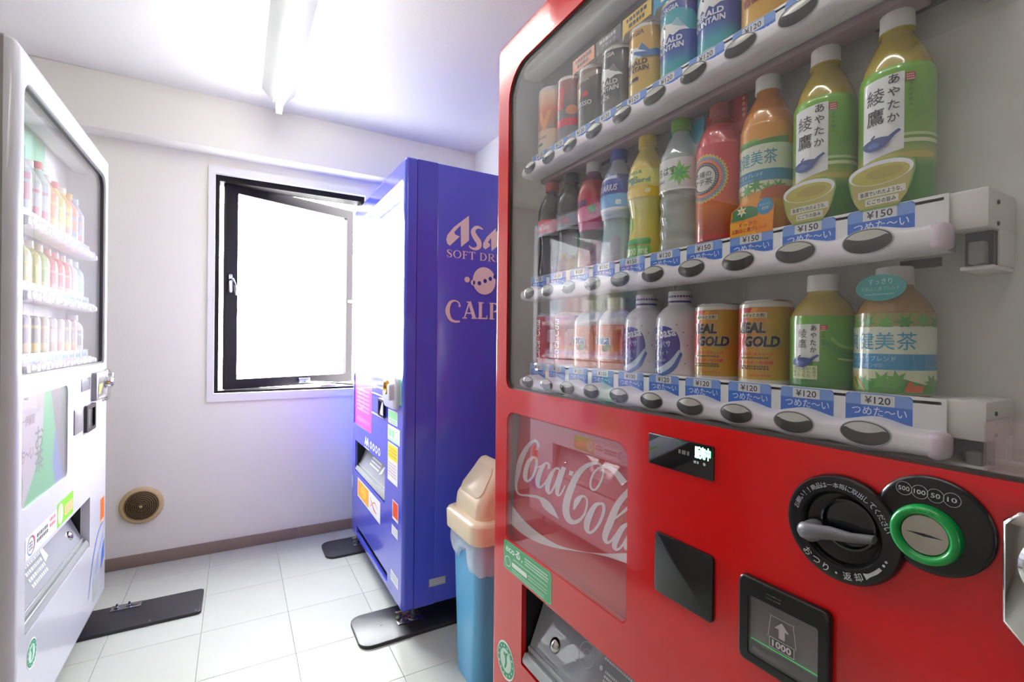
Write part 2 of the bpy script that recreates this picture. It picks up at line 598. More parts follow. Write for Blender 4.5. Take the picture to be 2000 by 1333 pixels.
lt = MB(); lt.prism(FS, rrect(0.012, 0.030, 1.36, 1.46, .008, 4), 0.017, 0.024, 0.002)
lt.tube([FS.pt(.021, 1.43, .022), FS.pt(.021, 1.43, .05), FS.pt(.030, 1.40, .055), FS.pt(.036, 1.345, .055)], 0.007, 8)
part('latch', lt, 'steel', sash)
st = MB(); st.prism(FS, rrect(0.40, 0.47, SZ0 + .012, SZ0 + .04, .004, 3), 0.017, 0.03, 0.002)
st.tube([FS.pt(.44, SZ0 + .018, .03), FS.pt(.52, SZ0 + .012, .08), (0.62, 2.975, SZ0 + .006)], 0.006, 8)
st.box(0.42, 0.50, 2.945, 2.985, WZ0 + .012, WZ0 + .024, .003)
part('stay_arm', st, 'steel', win)
ct = MB().prism(FS, rrect(SW - .04, SW - .006, 1.355, 1.372, .004, 3), 0.017, 0.023, 0.001)
part('catch', ct, 'steel', sash)

# ceiling lights: one in view, plus an unseen twin added to brighten the red machine
LX = 0.165
def ceiling_light(label, LY0, LY1):
    lamp = thing('ceiling_light', label, 'ceiling light', (LX, (LY0 + LY1) / 2, ZC))
    sec = lambda y: [(LX - .073, y, ZC), (LX - .070, y, ZC - .006), (LX - .026, y, ZC - .056), (LX + .026, y, ZC - .056), (LX + .070, y, ZC - .006), (LX + .073, y, ZC)]
    part('housing', MB().loops([sec(LY0), sec(LY1)]), 'lamp_white', lamp, ang=20)
    for y0, y1 in ((LY0 + .004, LY0 + .034), (LY1 - .034, LY1 - .004)):
        part('tube_socket', MB().box(LX - .016, LX + .016, y0, y1, ZC - .112, ZC - .055, .006, 3), 'lamp_white', lamp)
    part('fluorescent_tube', MB().tube([(LX, LY0 + .03, ZC - .092), (LX, LY1 - .03, ZC - .092)], 0.0145, 16), 'tube_glow', lamp, ang=60)
ceiling_light('white trough fluorescent ceiling light with one bare glowing tube', 1.33, 2.60)
ceiling_light('second white fluorescent ceiling light, overhead behind the camera', -0.30, 0.97)

# round ventilation cover
vx, vz = -0.399, 0.296
FV = FB.at(vx, vz)
vent = thing('ventilation_cover', 'round beige ventilation cover with concentric rings low on the wall', 'vent', (vx, YB, vz))
part('rim', MB().lathe([(.066, 0), (.068, .012), (.074, .016), (.082, .014), (.088, .008), (.0895, 0)], 48, F=FV, caps=(False, False)), 'beige', vent)
part('back_disc', MB().lathe([(.0005, .0015), (.067, .0015)], 40, F=FV, caps=(False, False)), 'vent_dark', vent, fix=False)
for k in range(7):
    r0 = .012 + k * .0082
    hh = .016 + .014 * math.cos(r0 / .07 * 1.45)
    part('ring', MB().lathe([(r0, hh - .003), (r0 + .0012, hh), (r0 + .0034, hh - .001), (r0 + .0042, hh - .006), (r0, hh - .006), (r0, hh - .003)], 40, F=FV, caps=(False, False)), 'vent_ring', vent)
for a in (0.6, 0.6 + 2.094, 0.6 + 4.189):
    part('spoke', MB().tube([FV.pt(.004 * math.cos(a), .004 * math.sin(a), .026), FV.pt(.035 * math.cos(a), .035 * math.sin(a), .021), FV.pt(.067 * math.cos(a), .067 * math.sin(a), .012)], .0016, 6), 'vent_ring', vent)
part('hub', MB().lathe([(.0005, .032), (.006, .030), (.008, .024)], 20, F=FV), 'beige', vent)
# ------------------------------------------------------------------ vending machine builders
def shell(name, label, F, W, z0, z1, depth, fillet, holes, paint, side, cav=0.13, skirt=0.045, feet=True, edge=None):
    root = thing(name, label, 'vending machine', F.pt(W / 2, 0, -depth / 2))
    gen = lambda i: rrect(i, W - i, z0 + i, z1 - i, max(0.012 - i * .5, 0.003), 4)
    d = plate(F, gen(0), holes, -0.012 if fillet < .012 else -fillet, 0.0, fillet, gen)
    c0 = -0.012 if fillet < .012 else -fillet
    ring = [[F.pt(a, b, c0) for a, b in gen(0)], [F.pt(a, b, -skirt) for a, b in gen(0)]]
    if edge is None:
        d.loops(ring, True, (False, False))
    door = part('door', d, paint, root, ang=28)
    if edge:
        part('door_edge', MB().loops(ring, True, (False, False)), edge, door, ang=28)
    cb = MB()
    e = 0.003
    cb.fbox(F, e, W - e, z0 + e, z1 - e, -depth, -cav, 0.004)
    for (a0, a1, b0_, b1) in ((e, e + .011, z0 + e, z1 - e), (W - e - .011, W - e, z0 + e, z1 - e), (e + .011, W - e - .011, z1 - e - .011, z1 - e), (e + .011, W - e - .011, z0 + e, z0 + e + .011)):
        cb.fbox(F, a0, a1, b0_, b1, -cav, -skirt - .003)
    cab = part('cabinet', cb, side, root)
    if feet:
        for a in (0.07, W - 0.07):
            for c in (-0.07, -depth + 0.07):
                fm = MB(); q = F.pt(a, 0, c)
                fm.lathe([(.022, .0125), (.022, .020), (.009, .024), (.009, z0 + .004)], 16, (q[0], q[1], 0))
                part('foot', fm, 'steel', root)
    return root, door, cab

def cavity(F, root, a0, a1, b0_, b1, cf, cb, m, name='display_liner', th=0.004):
    mb = MB()
    mb.fbox(F, a0 - th, a1 + th, b0_ - th, b1 + th, cb - th, cb)
    mb.fbox(F, a0 - th, a0, b0_ - th, b1 + th, cb, cf)
    mb.fbox(F, a1, a1 + th, b0_ - th, b1 + th, cb, cf)
    mb.fbox(F, a0, a1, b1, b1 + th, cb, cf)
    mb.fbox(F, a0, a1, b0_ - th, b0_, cb, cf)
    return part(name, mb, m, root, smooth=False)

def pane(F, root, outline, c0, c1, m='glass', name='glass_pane'):
    mb = MB().loops([[F.pt(a, b, c0) for a, b in outline], [F.pt(a, b, c1) for a, b in outline]])
    return part(name, mb, m, root, smooth=False)

BTN = {}
def button_mesh(F, dark, light, rx=.0225, ry=.0122):
    key = (tuple(F.r), dark)
    if key in BTN:
        return BTN[key]
    G = Frame((0, 0, 0), F.r, F.u, F.n)
    mb = MB()
    dome = lambda x, y: .0012 + .0026 * max(0.0, 1 - (x / rx) ** 2 - (y / ry) ** 2)
    mb.add(*ring_geo(G, rx * 1.07, ry * 1.10, rx * .98, ry * .96, .0004, .0018), col=(206, 206, 210))
    seg = 28
    rings = []
    for k in (1.0, .8, .55, .3):
        rings.append([G.pt(x, y, dome(x, y)) for x, y in circ(0, 0, rx * k, ry * k, seg)])
    mb.loops(rings, True, (False, True), col=dark)
    n = 14
    up, lo = [], []
    for i in range(n + 1):
        x = rx * .88 * (2 * i / n - 1)
        yu = ry * .93 * math.sqrt(max(0, 1 - (x / rx / .95) ** 2))
        yl = min(ry * (.08 + .55 * (x / rx) ** 2), yu)
        up.append(G.pt(x, yu, dome(x, yu) + .0003)); mid = (yu + yl) / 2
        lo.append((G.pt(x, mid, dome(x, mid) + .0003), G.pt(x, yl, dome(x, yl) + .0003)))
    mb.add(up + [p[0] for p in lo] + [p[1] for p in lo],
           [(i, i + 1, n + 2 + i, n + 1 + i) for i in range(n)] + [(n + 1 + i, n + 2 + i, 2 * n + 3 + i, 2 * n + 2 + i) for i in range(n)], light)
    BTN[key] = mesh_of('button', mb, 'btn', ang=50)
    return BTN[key]
def ring_geo(G, ax, ay, bx, by, c0, c1, seg=28):
    A = [G.pt(x, y, c0) for x, y in circ(0, 0, ax, ay, seg)]
    M = [G.pt(x, y, c1) for x, y in circ(0, 0, (ax + bx) / 2, (ay + by) / 2, seg)]
    B = [G.pt(x, y, c0) for x, y in circ(0, 0, bx, by, seg)]
    fs = [(i, (i + 1) % seg, seg + (i + 1) % seg, seg + i) for i in range(seg)]
    return A + M + B, fs + [(a + seg, b + seg, c + seg, d + seg) for a, b, c, d in fs]

LAB = {}
def label_mesh(F, price, w=.061, h=.036, txt=True, top=(120, 158, 222), low=(52, 112, 206)):
    key = (tuple(F.r), price, txt)
    if key in LAB:
        return LAB[key]
    G = Frame((0, 0, 0), F.r, F.u, F.n)
    P = Print()
    P.poly(rrect(-w / 2, w / 2, -h, 0, .004, 3), low)
    P.rect(-w / 2, w / 2, -.0125, -.004, top)
    P.poly([(-w / 2, -.004), (w / 2, -.004), (w / 2 - .004, 0), (-w / 2 + .004, 0)], top)
    P.rect(-.0155, .0155, -.0125, -.0012, (214, 218, 222))
    P.text('¥' + price, 0, -.0068, .0235, .0078, (34, 36, 40), bold=.012)
    if txt:
        P.text('つめた〜い', .001, -.0185, .050, .0092, (226, 236, 250), bold=.006)
    LAB[key] = mesh_of('price_label', P.flat(G, .0002), 'print', smooth=False, fix=False)
    return LAB[key]

def inst(name, me, parent, loc):
    o = bpy.data.objects.new(name, me)
    COL.objects.link(o); o.parent = parent
    o.location = Vector(loc) - wloc(parent)
    return o

def shelf(F, root, cols, zb, a0, a1, cr, cs, cb, prices, dark=(58, 59, 60), light=(196, 197, 190), cap_at='right', brackets=True, txt=True, cap='rail_cap', cover=False):
    pitch = abs(cols[1] - cols[0])
    sh = MB()
    sh.fbox(F, a0 + .006, a1 - .004, zb + .0335, zb + .0365, cb, cs)
    sh.fbox(F, a0 + .006, a1 - .004, zb - .014, zb + .0335, cs - .030, cs - .002)
    s = part('shelf', sh, 'strip_white', root)
    part('label_strip', MB().fbox(F, a0 + .004, a1, zb - .006, zb + .0398, cs - .002, cs, .0006), 'strip_white', s)
    if cover:
        part('light_cover', MB().fbox(F, a0 + .02, a1 - .03, zb - .026, zb - .0142, cs - .045, cs - .012, .003), mat('cover_mauve', (150, 128, 134), .4), s)
    rl = MB()
    n = int((a1 - a0) / .004)
    rings = []
    for i in range(n + 1):
        a = a0 + (a1 - a0) * i / n
        ph = math.cos(2 * math.pi * (a - cols[0]) / pitch)
        inside = min(cols) - pitch * .5 < a < max(cols) + pitch * .5
        if not inside:
            ph = -1
        t_, b_ = zb + .0122 + .0034 * ph, zb - .0163 - .0016 * ph
        endk = min(1.0, ((a - a0) if cap_at == 'right' else (a1 - a)) / .008)
        endk = math.sqrt(max(0.0, 1 - (1 - endk) ** 2)) * .35 + .65
        md, hf = (t_ + b_) / 2, (t_ - b_) / 2 * endk
        ring = [F.pt(a, md + hf, cs)]
        for k in range(9):
            v = 1 - k / 4
            ring.append(F.pt(a, md + hf * v, cr - .011 * (1 - math.sqrt(max(0, 1 - .96 * v ** 4))) - .004 * (1 - endk)))
        ring.append(F.pt(a, md - hf, cs))
        rings.append(ring)
    rl.loops(rings)
    part('button_rail', rl, 'rail_white', s, ang=50)
    ce = a1 if cap_at == 'right' else a0
    part('end_cap', MB().fbox(F, ce - .0075, ce + .0065, zb - .0160, zb + .0095, cs, cr + .0002, .0055), cap, s, ang=60)
    for ac, pr in zip(cols, prices):
        inst('button', button_mesh(F, dark, light), s, F.pt(ac, zb, cr - .0006))
        inst('price_label', label_mesh(F, pr, min(.061, pitch * .84), txt=txt), s, F.pt(ac, zb + .0390, cs))
    if brackets:
        bk = MB()
        bk.fbox(F, a1 - .0028, a1 + .027, zb + .003, zb + .0398, cb + .002, cs - .004, .002)
        bk.fbox(F, a1 + .0245, a1 + .0268, zb - .030, zb + .004, cb + .002, cs - .034, .001)
        bk.fbox(F, a1 + .002, a1 + .026, zb - .034, zb - .030, cb + .002, cs - .020, .001)
        b = part('bracket', bk, 'bracket_white', s)
        dk = MB(); dk.fbox(F, a1 + .004, a1 + .0242, zb - .0295, zb + .0025, cs - .050, cs - .026)
        part('bracket_gap', dk, 'bracket_dark', s)
        cl = MB(); cl.fbox(F, a1 + .010, a1 + .022, zb - .0295, zb - .008, cs - .026, cs - .012, .002)
        part('clip', cl, 'clip_smoke', s)
        scw = MB()
        for zz in (zb + .028, zb + .008):
            scw.lathe([(.0022, 0), (.0018, .0012)], 10, F=Frame(F.pt(a1 + .027, zz, cs - .026), F.n, F.u, F.r))
        part('screw', scw, 'bracket_dark', s)
    return s

def sticker(F, root, name, pr, outline=None, col=(255, 255, 255), c=.0004, m='print', label=None):
    P = Print()
    if outline:
        P.poly(outline, col)
    P.merge(pr)
    return part(name, P.flat(F, c), m, root, label=label, **PM)

def eco_seal(F, a, b, r, root):
    P = Print()
    P.ell(a, b, r * .93, r, (238, 244, 238), 36)
    P.ring(a, b, r * .60, r * .88, (40, 158, 112), 36)
    P.ell(a, b, r * .58, r * .60, (206, 232, 218), 30)
    P.stroke([(a - .1 * r, b - .45 * r, .10 * r), (a + .05 * r, b - .1 * r, .2 * r), (a + .02 * r, b + .25 * r, .22 * r), (a + .2 * r, b + .45 * r, .08 * r)], (40, 158, 112))
    P.ell(a - .12 * r, b + .3 * r, .12 * r, .10 * r, (40, 158, 112), 12)
    for i in range(14):
        t = 2 * math.pi * i / 14
        P.rect(a + .74 * r * math.cos(t) - .05 * r, a + .74 * r * math.cos(t) + .05 * r, b + .74 * r * math.sin(t) - .05 * r, b + .74 * r * math.sin(t) + .05 * r, (214, 240, 226))
    return part('round_seal', P.flat(F), 'print', root, label='round green and white environment seal', **PM)

def lines(P, x0, x1, y0, dy, n, h, col, seed=1):
    rs = np.random.RandomState(seed)
    n0 = P.n
    for i in range(n):
        x = x0
        while x < x1 - h:
            P.n = n0
            w = h * (0.5 + rs.rand() * .8)
            P.rect(x, min(x + w, x1), y0 - dy * i - h / 2, y0 - dy * i + h / 2, col)
            x += w + h * .35
    return P

def dispenser(F, root, a0, a1, b0_, b1, dep=.085, knobs=(), mirror=False, hole=True):
    liner = cavity(F, root, a0 - .003, a1 + .003, b0_ - .003, b1 + .003, -0.012, -dep, 'black_matt', 'pickup_bay')
    T = F.at(0, b0_ + .004, -.008)
    L = math.hypot(b1 - b0_ - .03, dep * .72)
    ang = -math.atan2(dep * .72, b1 - b0_ - .03)
    T = T.tilt(ang)
    fl = MB().prism(T, rrect(a0 + .002, a1 - .002, 0, L, .004, 2), -.003, 0.0)
    flap = part('pickup_flap', fl, 'smoke_flap', root, smooth=False)
    lip = MB().prism(T, rrect(a0 + .002, a1 - .002, .001, .022, .006, 3), 0.0, .010, .003)
    lip.prism(T, rrect(a0 + .002, a1 - .002, .028, .036, .003, 3), 0.0, .004, .001)
    part('flap_lip', lip, mat('lip_grey', (156, 160, 160), .3), flap)
    for k in knobs:
        kn = MB().lathe([(.0155, 0), (.0145, .003), (.010, .0065), (.0045, .0085), (.0005, .009)], 24, (k, L * .47, 0), F=T)
        part('flap_knob', kn, 'chrome', flap)
    return flap, T, L
# ------------------------------------------------------------------ red vending machine
COKE = json.loads('[[[91.7,218.6,92.9,221.6,94.4,225.0,95.5,228.5,95.0,232.1,92.5,235.1,88.6,237.7,83.5,239.6,76.9,240.2,69.8,238.6,63.3,235.9,57.0,232.4,50.7,228.3,44.2,223.3,37.4,217.4,30.8,211.0,24.8,204.4,19.4,197.7,14.5,190.7,10.2,183.4,6.7,176.0,4.4,168.4,3.1,160.9,2.4,153.7,1.9,147.0,1.3,140.6,0.8,134.3,0.8,128.4,1.2,123.0,2.1,118.2,3.5,114.0,5.5,110.3,8.2,107.3,11.6,105.0,15.8,103.3,21.0,102.4,27.6,102.4,35.6,103.6,44.5,105.6,53.6,107.9,62.4,109.9,71.2,111.6,80.4,113.2,89.7,114.9,98.7,116.5],[79.1,218.5,81.0,221.8,83.2,225.0,84.6,227.5,84.8,229.2,83.4,231.0,80.7,232.9,77.6,234.0,75.7,234.2,73.7,233.5,70.0,231.7,65.7,228.8,61.4,225.2,57.1,220.7,52.6,215.2,48.3,209.2,44.3,203.1,40.6,197.0,37.1,190.6,33.9,184.2,31.0,177.7,28.5,171.1,26.4,164.1,24.5,157.0,22.4,150.1,20.2,143.4,17.8,137.1,15.8,131.2,14.6,125.9,14.1,121.3,14.1,117.2,14.8,113.7,16.4,111.0,18.7,109.0,21.6,107.6,25.2,106.9,29.9,106.9,36.4,107.9,44.4,109.9,53.5,112.4,62.7,114.7,71.9,116.8,81.3,119.0,90.6,121.1,99.7,123.1]],[[72.3,202.9,67.0,200.2,61.3,197.4,55.1,193.8,49.5,189.0,45.1,183.3,41.7,177.1,39.0,170.9,37.1,165.2,35.8,159.8,35.1,154.6,35.3,149.8,36.6,145.7,39.4,142.5,43.5,140.2,48.9,138.9,56.1,139.6,62.4,142.4,68.1,146.1,73.6,150.5,78.4,155.3,82.4,160.5,85.9,166.3,88.8,172.3,91.1,177.9,92.6,183.3,93.5,188.8,93.6,193.9,92.6,198.1,89.7,201.1,85.5,202.6,81.6,203.2,78.3,204.0],[78.4,200.1,74.1,196.7,69.9,193.6,66.6,190.7,64.1,187.6,61.9,183.4,59.7,178.1,57.9,172.6,56.5,167.5,55.4,162.7,54.7,158.2,54.4,154.3,54.5,151.2,54.9,148.7,55.4,146.5,55.8,145.2,55.5,144.7,57.7,145.5,61.9,148.3,66.4,152.0,70.2,156.1,73.5,160.7,76.4,166.0,78.9,171.6,80.7,176.9,82.0,182.0,82.8,187.1,83.0,191.7,82.4,194.9,81.2,196.4,79.1,197.2,75.8,198.0,72.4,199.0]],[[82.5,180.5,85.7,180.6,88.9,180.7,92.6,181.0,96.5,181.8,100.1,183.3,103.2,185.1,106.0,186.9,108.7,188.5],[84.0,183.9,87.3,184.1,90.4,184.1,93.1,184.3,95.3,184.8,97.4,185.6,99.8,187.0,102.5,188.7,105.3,190.4]],[[139.9,188.8,140.3,191.0,140.8,193.5,141.0,196.1,139.8,198.5,136.9,200.1,132.9,201.2,128.0,201.5,122.2,200.1,117.0,197.3,111.7,193.5,106.6,189.0,102.0,183.9,98.0,178.2,94.3,171.7,91.2,165.3,89.1,159.7,88.2,155.0,88.2,151.0,89.1,147.6,90.8,144.7,93.4,142.3,96.9,140.3,101.6,139.2,108.0,140.0,113.4,142.7,118.0,146.1,122.5,150.1,126.9,154.4,131.0,159.2,135.1,164.6,139.1,170.1,143.0,175.4],[130.3,187.7,131.0,190.1,131.8,192.4,132.3,194.1,132.1,195.0,130.9,196.0,128.8,197.0,126.7,197.4,125.5,197.0,123.7,195.1,121.6,191.8,119.4,187.7,117.2,183.4,114.8,178.4,112.2,172.5,109.9,166.7,108.1,161.8,107.0,158.0,106.2,154.9,105.8,152.3,105.9,150.1,106.3,148.0,107.0,146.2,107.5,145.2,107.2,144.8,109.0,145.5,112.8,147.9,117.1,151.4,121.3,155.3,125.3,159.8,129.4,165.0,133.6,170.5,137.7,175.9]],[[175.7,200.4,172.0,199.9,167.9,199.7,162.4,198.6,156.6,195.9,151.2,191.6,145.5,186.3,140.2,180.3,135.7,174.4,132.1,168.5,129.2,162.3,127.2,156.3,126.5,150.8,127.8,145.8,130.5,141.6,134.1,138.5,138.3,136.7,144.8,137.4,149.6,140.2,153.3,143.5,156.7,147.6,160.4,152.8,164.4,159.1,168.3,165.9,171.7,172.5,174.3,178.8,176.5,185.0,178.5,191.2,180.5,197.3],[174.1,194.8,170.0,194.6,166.4,194.7,164.1,194.5,162.0,193.4,159.3,190.1,156.4,185.2,153.7,179.7,151.4,174.4,149.2,169.2,147.2,163.9,145.6,158.8,144.7,154.6,144.2,150.7,144.2,146.7,144.6,143.6,144.8,142.3,143.3,141.9,144.4,142.4,147.0,144.7,150.1,148.2,153.5,153.0,157.2,159.1,160.8,165.8,164.0,172.2,166.5,178.3,168.7,184.4,170.7,190.6,172.8,196.8]],[[181.4,204.6,178.4,196.9,175.2,189.1,172.2,181.4,169.7,174.2,167.5,167.3,165.6,160.5,164.3,154.4,164.0,149.3,165.6,145.6,168.6,143.2,172.5,142.2,177.0,142.5,181.3,144.4,184.2,146.8,186.8,149.7,189.3,152.9,191.7,156.6,194.2,161.0,196.6,165.5,199.1,169.9],[196.4,205.2,193.5,197.7,190.5,190.0,187.7,182.5,185.1,175.5,182.7,168.8,180.5,162.3,178.7,156.7,177.7,152.6,177.5,150.1,177.7,148.5,178.1,147.5,177.9,147.0,177.9,146.9,179.7,148.1,182.0,150.4,184.4,153.3,186.9,156.8,189.4,161.0,192.0,165.5,194.5,170.0]],[[231.7,132.3,235.5,137.5,239.3,142.7,242.8,147.3,245.7,151.0,247.9,154.4,249.8,157.8,251.6,160.7,253.3,162.6,255.3,163.5,258.0,163.8,260.8,163.5,262.9,162.6,264.2,161.0,265.0,158.6,265.2,155.5,264.9,151.9,264.1,147.6,262.8,142.6,260.8,137.4,258.3,132.8,254.9,128.5,250.8,124.4,246.3,120.6,242.2,117.6,238.7,115.5,235.5,114.0,232.5,113.0,230.0,112.6,227.8,112.6,225.7,112.9,223.8,113.7,222.0,114.8,220.2,116.5,218.4,118.8,217.0,121.6,216.1,124.7,215.7,128.6,215.8,133.3,216.4,138.5,217.5,144.0,219.1,149.8,221.1,156.1,223.6,162.7,226.5,169.6,229.7,176.8,233.1,184.3,236.9,191.6,240.9,198.1,245.5,204.1,250.6,209.9,255.9,215.1,261.2,219.6,267.1,223.6,273.6,227.2,279.9,230.2,285.2,232.1,289.4,233.1,293.1,233.2,296.4,232.7,299.3,231.6,301.6,229.9,303.3,227.6,304.4,224.7,304.7,221.5,304.3,217.8,303.1,213.4,301.3,208.8,299.1,204.4,296.6,200.0,293.5,195.4,290.4,191.4,287.7,188.6,285.6,187.4,283.6,186.8,281.7,186.7,280.1,187.1,278.6,188.2,277.3,190.2,276.5,192.9,276.4,196.0,277.0,199.9,278.3,204.5,280.3,209.3,282.8,213.6,286.2,217.7,290.3,221.7,294.8,225.3,299.2,228.1,303.4,230.1,307.6,231.4,311.7,232.1,315.8,232.2,320.1,231.6,324.6,230.5,329.4,228.8,334.2,226.5,339.3,223.6,344.8,219.9,350.6,215.8,356.2,211.8],[226.7,131.9,227.1,136.7,227.3,141.7,228.1,146.9,230.4,152.0,234.6,156.8,239.8,160.9,245.4,164.3,250.8,166.7,256.0,167.9,260.6,167.9,264.4,167.0,267.3,165.5,269.1,163.2,270.2,160.3,270.7,156.9,270.6,153.1,269.9,148.6,268.7,143.3,266.8,137.9,264.5,132.7,261.3,127.7,257.4,122.7,253.2,118.1,248.8,114.0,244.2,110.5,239.1,107.5,233.8,105.1,228.3,103.3,222.7,102.1,217.2,101.7,211.8,102.2,207.0,103.5,202.9,105.6,199.1,108.5,196.0,112.2,193.9,116.7,192.8,121.8,192.5,127.6,193.0,133.7,194.2,140.2,196.1,147.0,198.7,154.2,201.9,161.5,205.5,168.9,209.5,176.6,214.1,184.7,219.2,192.8,225.0,200.4,231.3,207.4,238.1,213.9,245.4,219.8,253.0,225.0,261.1,229.4,269.6,233.0,277.6,235.7,284.6,237.5,290.7,238.1,295.9,237.6,300.0,236.4,303.4,234.6,306.1,232.4,308.2,229.6,309.5,226.3,310.1,222.6,309.7,218.4,308.5,213.7,306.7,208.9,304.6,204.2,301.9,199.5,298.7,194.6,295.2,190.2,291.6,186.6,287.4,184.1,283.0,182.9,279.1,182.8,275.9,183.7,273.6,185.5,271.9,188.0,270.9,191.3,270.8,195.0,271.5,199.3,272.9,204.3,275.0,209.4,277.9,214.3,281.6,219.0,286.1,223.4,291.0,227.6,295.9,231.0,300.9,233.9,306.2,236.2,311.9,237.9,317.9,238.9,324.2,239.1,330.5,238.6,337.0,237.5,343.6,235.7,350.2,233.0,356.8,229.6,363.2,226.0,369.4,222.7]],[[303.3,168.4,299.7,167.0,295.7,165.7,290.5,163.2,285.1,159.0,280.2,153.3,275.4,146.6,271.0,139.6,267.5,133.2,264.9,127.3,263.0,121.6,262.0,116.3,262.1,111.6,263.9,107.7,267.0,104.9,270.8,103.1,275.1,102.4,279.8,103.1,284.4,104.9,288.6,107.6,292.6,110.9,296.7,115.1,301.0,120.1,305.2,125.6,308.9,131.2,312.2,137.2,315.1,143.5,317.5,149.7,319.1,155.0,319.6,159.5,319.3,163.3,318.2,166.4,316.6,168.8,313.6,170.2,309.9,170.0,307.3,169.4,305.2,169.0],[305.9,164.6,302.4,162.4,299.2,160.5,297.2,158.8,295.3,156.5,292.7,152.2,289.7,146.3,286.8,139.9,284.4,134.2,282.5,129.2,280.9,124.5,279.8,120.3,279.1,117.0,278.8,114.2,278.8,111.5,279.2,109.4,279.8,108.3,280.4,108.2,282.1,108.8,284.6,110.4,287.6,112.8,291.0,116.4,294.8,121.0,298.5,126.2,301.7,131.4,304.5,136.9,307.1,143.0,309.2,148.8,310.5,153.6,311.0,157.4,310.9,160.6,310.4,163.1,309.7,164.6,309.4,164.9,308.8,164.8,306.6,164.4,304.1,164.0]],[[370.3,211.3,363.6,203.9,356.5,196.4,349.4,188.3,342.8,179.3,336.9,169.3,331.7,158.8,327.3,148.6,323.6,139.7,320.5,132.1,317.9,125.3,316.1,119.1,315.3,113.6,316.0,109.0,318.0,105.6,320.8,103.4,324.2,102.3,328.5,102.6,332.6,104.4,336.2,106.8,339.4,109.8,342.4,113.4,345.4,117.7,348.3,122.2,351.2,126.5],[380.6,207.9,374.4,200.4,368.1,192.9,362.3,185.5,357.1,177.8,352.6,169.1,348.5,159.4,344.7,149.6,341.1,140.8,337.7,133.3,334.6,126.9,332.2,121.5,330.6,117.2,329.7,114.0,329.5,111.3,329.6,109.4,329.8,108.4,329.8,108.0,330.8,108.2,332.8,109.4,335.3,111.3,338.1,114.2,341.1,118.2,344.3,122.7,347.5,127.0]],[[331.1,138.4,337.9,144.2,344.6,150.0,351.1,155.6,357.5,161.0,363.6,166.3,369.4,171.4,375.1,176.4,380.7,181.3],[327.8,140.1,334.6,146.0,341.2,151.8,347.7,157.4,353.8,163.0,359.4,168.4,364.7,173.7,369.8,179.0,374.9,184.2]],[[378.6,157.5,374.5,155.2,370.3,152.8,365.5,149.7,360.7,145.5,356.3,140.2,352.3,134.3,348.7,128.3,345.8,122.9,343.7,118.0,342.0,113.2,341.2,108.8,341.3,105.0,342.9,102.0,345.8,100.1,349.6,99.5,353.9,100.3,357.6,102.3,361.2,105.0,364.8,108.5,368.4,112.9,372.2,118.8,376.2,125.7,380.3,133.1,384.3,140.1],[381.8,154.7,378.3,151.6,375.0,148.7,372.3,146.0,370.0,143.1,367.5,138.9,364.8,133.8,362.3,128.4,360.0,123.5,358.1,119.2,356.3,115.2,355.0,111.9,354.2,109.6,353.9,107.9,353.9,106.4,354.0,105.4,354.2,104.9,355.5,105.3,357.9,106.9,360.7,109.7,363.9,113.6,367.3,119.0,371.1,125.9,375.0,133.2,378.8,140.3]],[[381.2,154.7,379.6,148.5,377.9,142.2,376.2,136.1,374.8,130.6,373.3,125.7,371.7,120.9,370.5,116.6,370.2,113.0,371.7,110.3,374.8,109.7,377.1,110.1,378.7,110.4],[390.8,156.0,389.2,149.9,387.5,143.6,385.9,137.6,384.4,132.1,382.8,126.9,381.2,122.3,379.9,118.5,379.4,116.2,379.1,115.7,378.8,115.5,380.0,115.1,381.5,114.5]],[[-6.6,72.3,7.4,67.7,20.8,63.1,34.3,58.9,48.6,55.4,63.8,52.6,79.3,50.5,95.3,48.8,111.6,47.7,128.6,47.0,146.2,46.8,163.4,47.1,179.3,48.1,193.8,49.8,207.2,52.0,220.3,54.7,233.6,57.7,247.3,60.9,261.0,64.5,274.4,68.2,287.1,71.9,298.8,75.6,309.9,79.4,320.6,83.2,330.9,87.0,341.3,91.0,351.6,95.0,361.0,98.9,369.1,102.3,375.5,104.9,380.5,107.2,385.1,109.2,389.8,111.3],[-6.6,27.8,8.7,26.3,23.4,24.7,38.1,23.4,53.0,22.9,68.1,23.2,83.1,24.0,98.4,25.3,114.1,27.2,130.7,29.9,147.9,33.1,164.6,36.6,180.3,40.2,194.5,43.8,207.7,47.5,220.7,51.4,233.8,55.3,247.4,59.3,261.2,63.4,274.5,67.4,287.1,71.0,298.9,74.1,310.2,77.0,321.0,79.5,331.4,81.8,342.0,83.7,352.4,85.4,362.1,86.9,370.4,88.2,376.9,89.2,382.1,89.9,386.7,90.6,391.6,91.3]],[[98.9,122.6,109.8,123.7,120.6,124.7,130.9,124.7,140.9,123.3,150.4,120.9,159.4,117.4,167.7,112.3,175.5,106.1,183.2,100.0],[93.0,116.3,98.9,116.4,104.8,116.6,110.9,115.4,116.4,111.7,122.2,106.7,131.7,102.7,147.0,100.9,165.4,100.2,183.2,99.4]],[[208.1,202.8,221.4,203.8],[206.3,193.6,219.3,194.2]]]')
RX = 0.547
FR = Frame((RX, 1.037, 0), (0, -1, 0), (0, 0, 1), (-1, 0, 0))
RW = 1.17
ra = lambda y: 1.037 - y
r_open = rrect(ra(.983), RW - .034, 1.009, 1.748, .022, 6, .072)
r_win = rrect(ra(.976), ra(.577), .661, .955, .014, 5, .026)
r_disp = rrect(ra(.902), ra(.40), .408, .586, .004, 3)
red, rdoor, rcab = shell('vending_machine', 'glossy red drinks vending machine filling the right foreground', FR, RW, .085, 1.825, .72, .007, [r_open, r_win, r_disp], 'red_paint', 'red_paint')
rin = lambda o, d: [(a + (d if a < RW / 2 else -d), b + (d if b < 1.38 else -d)) for a, b in o]
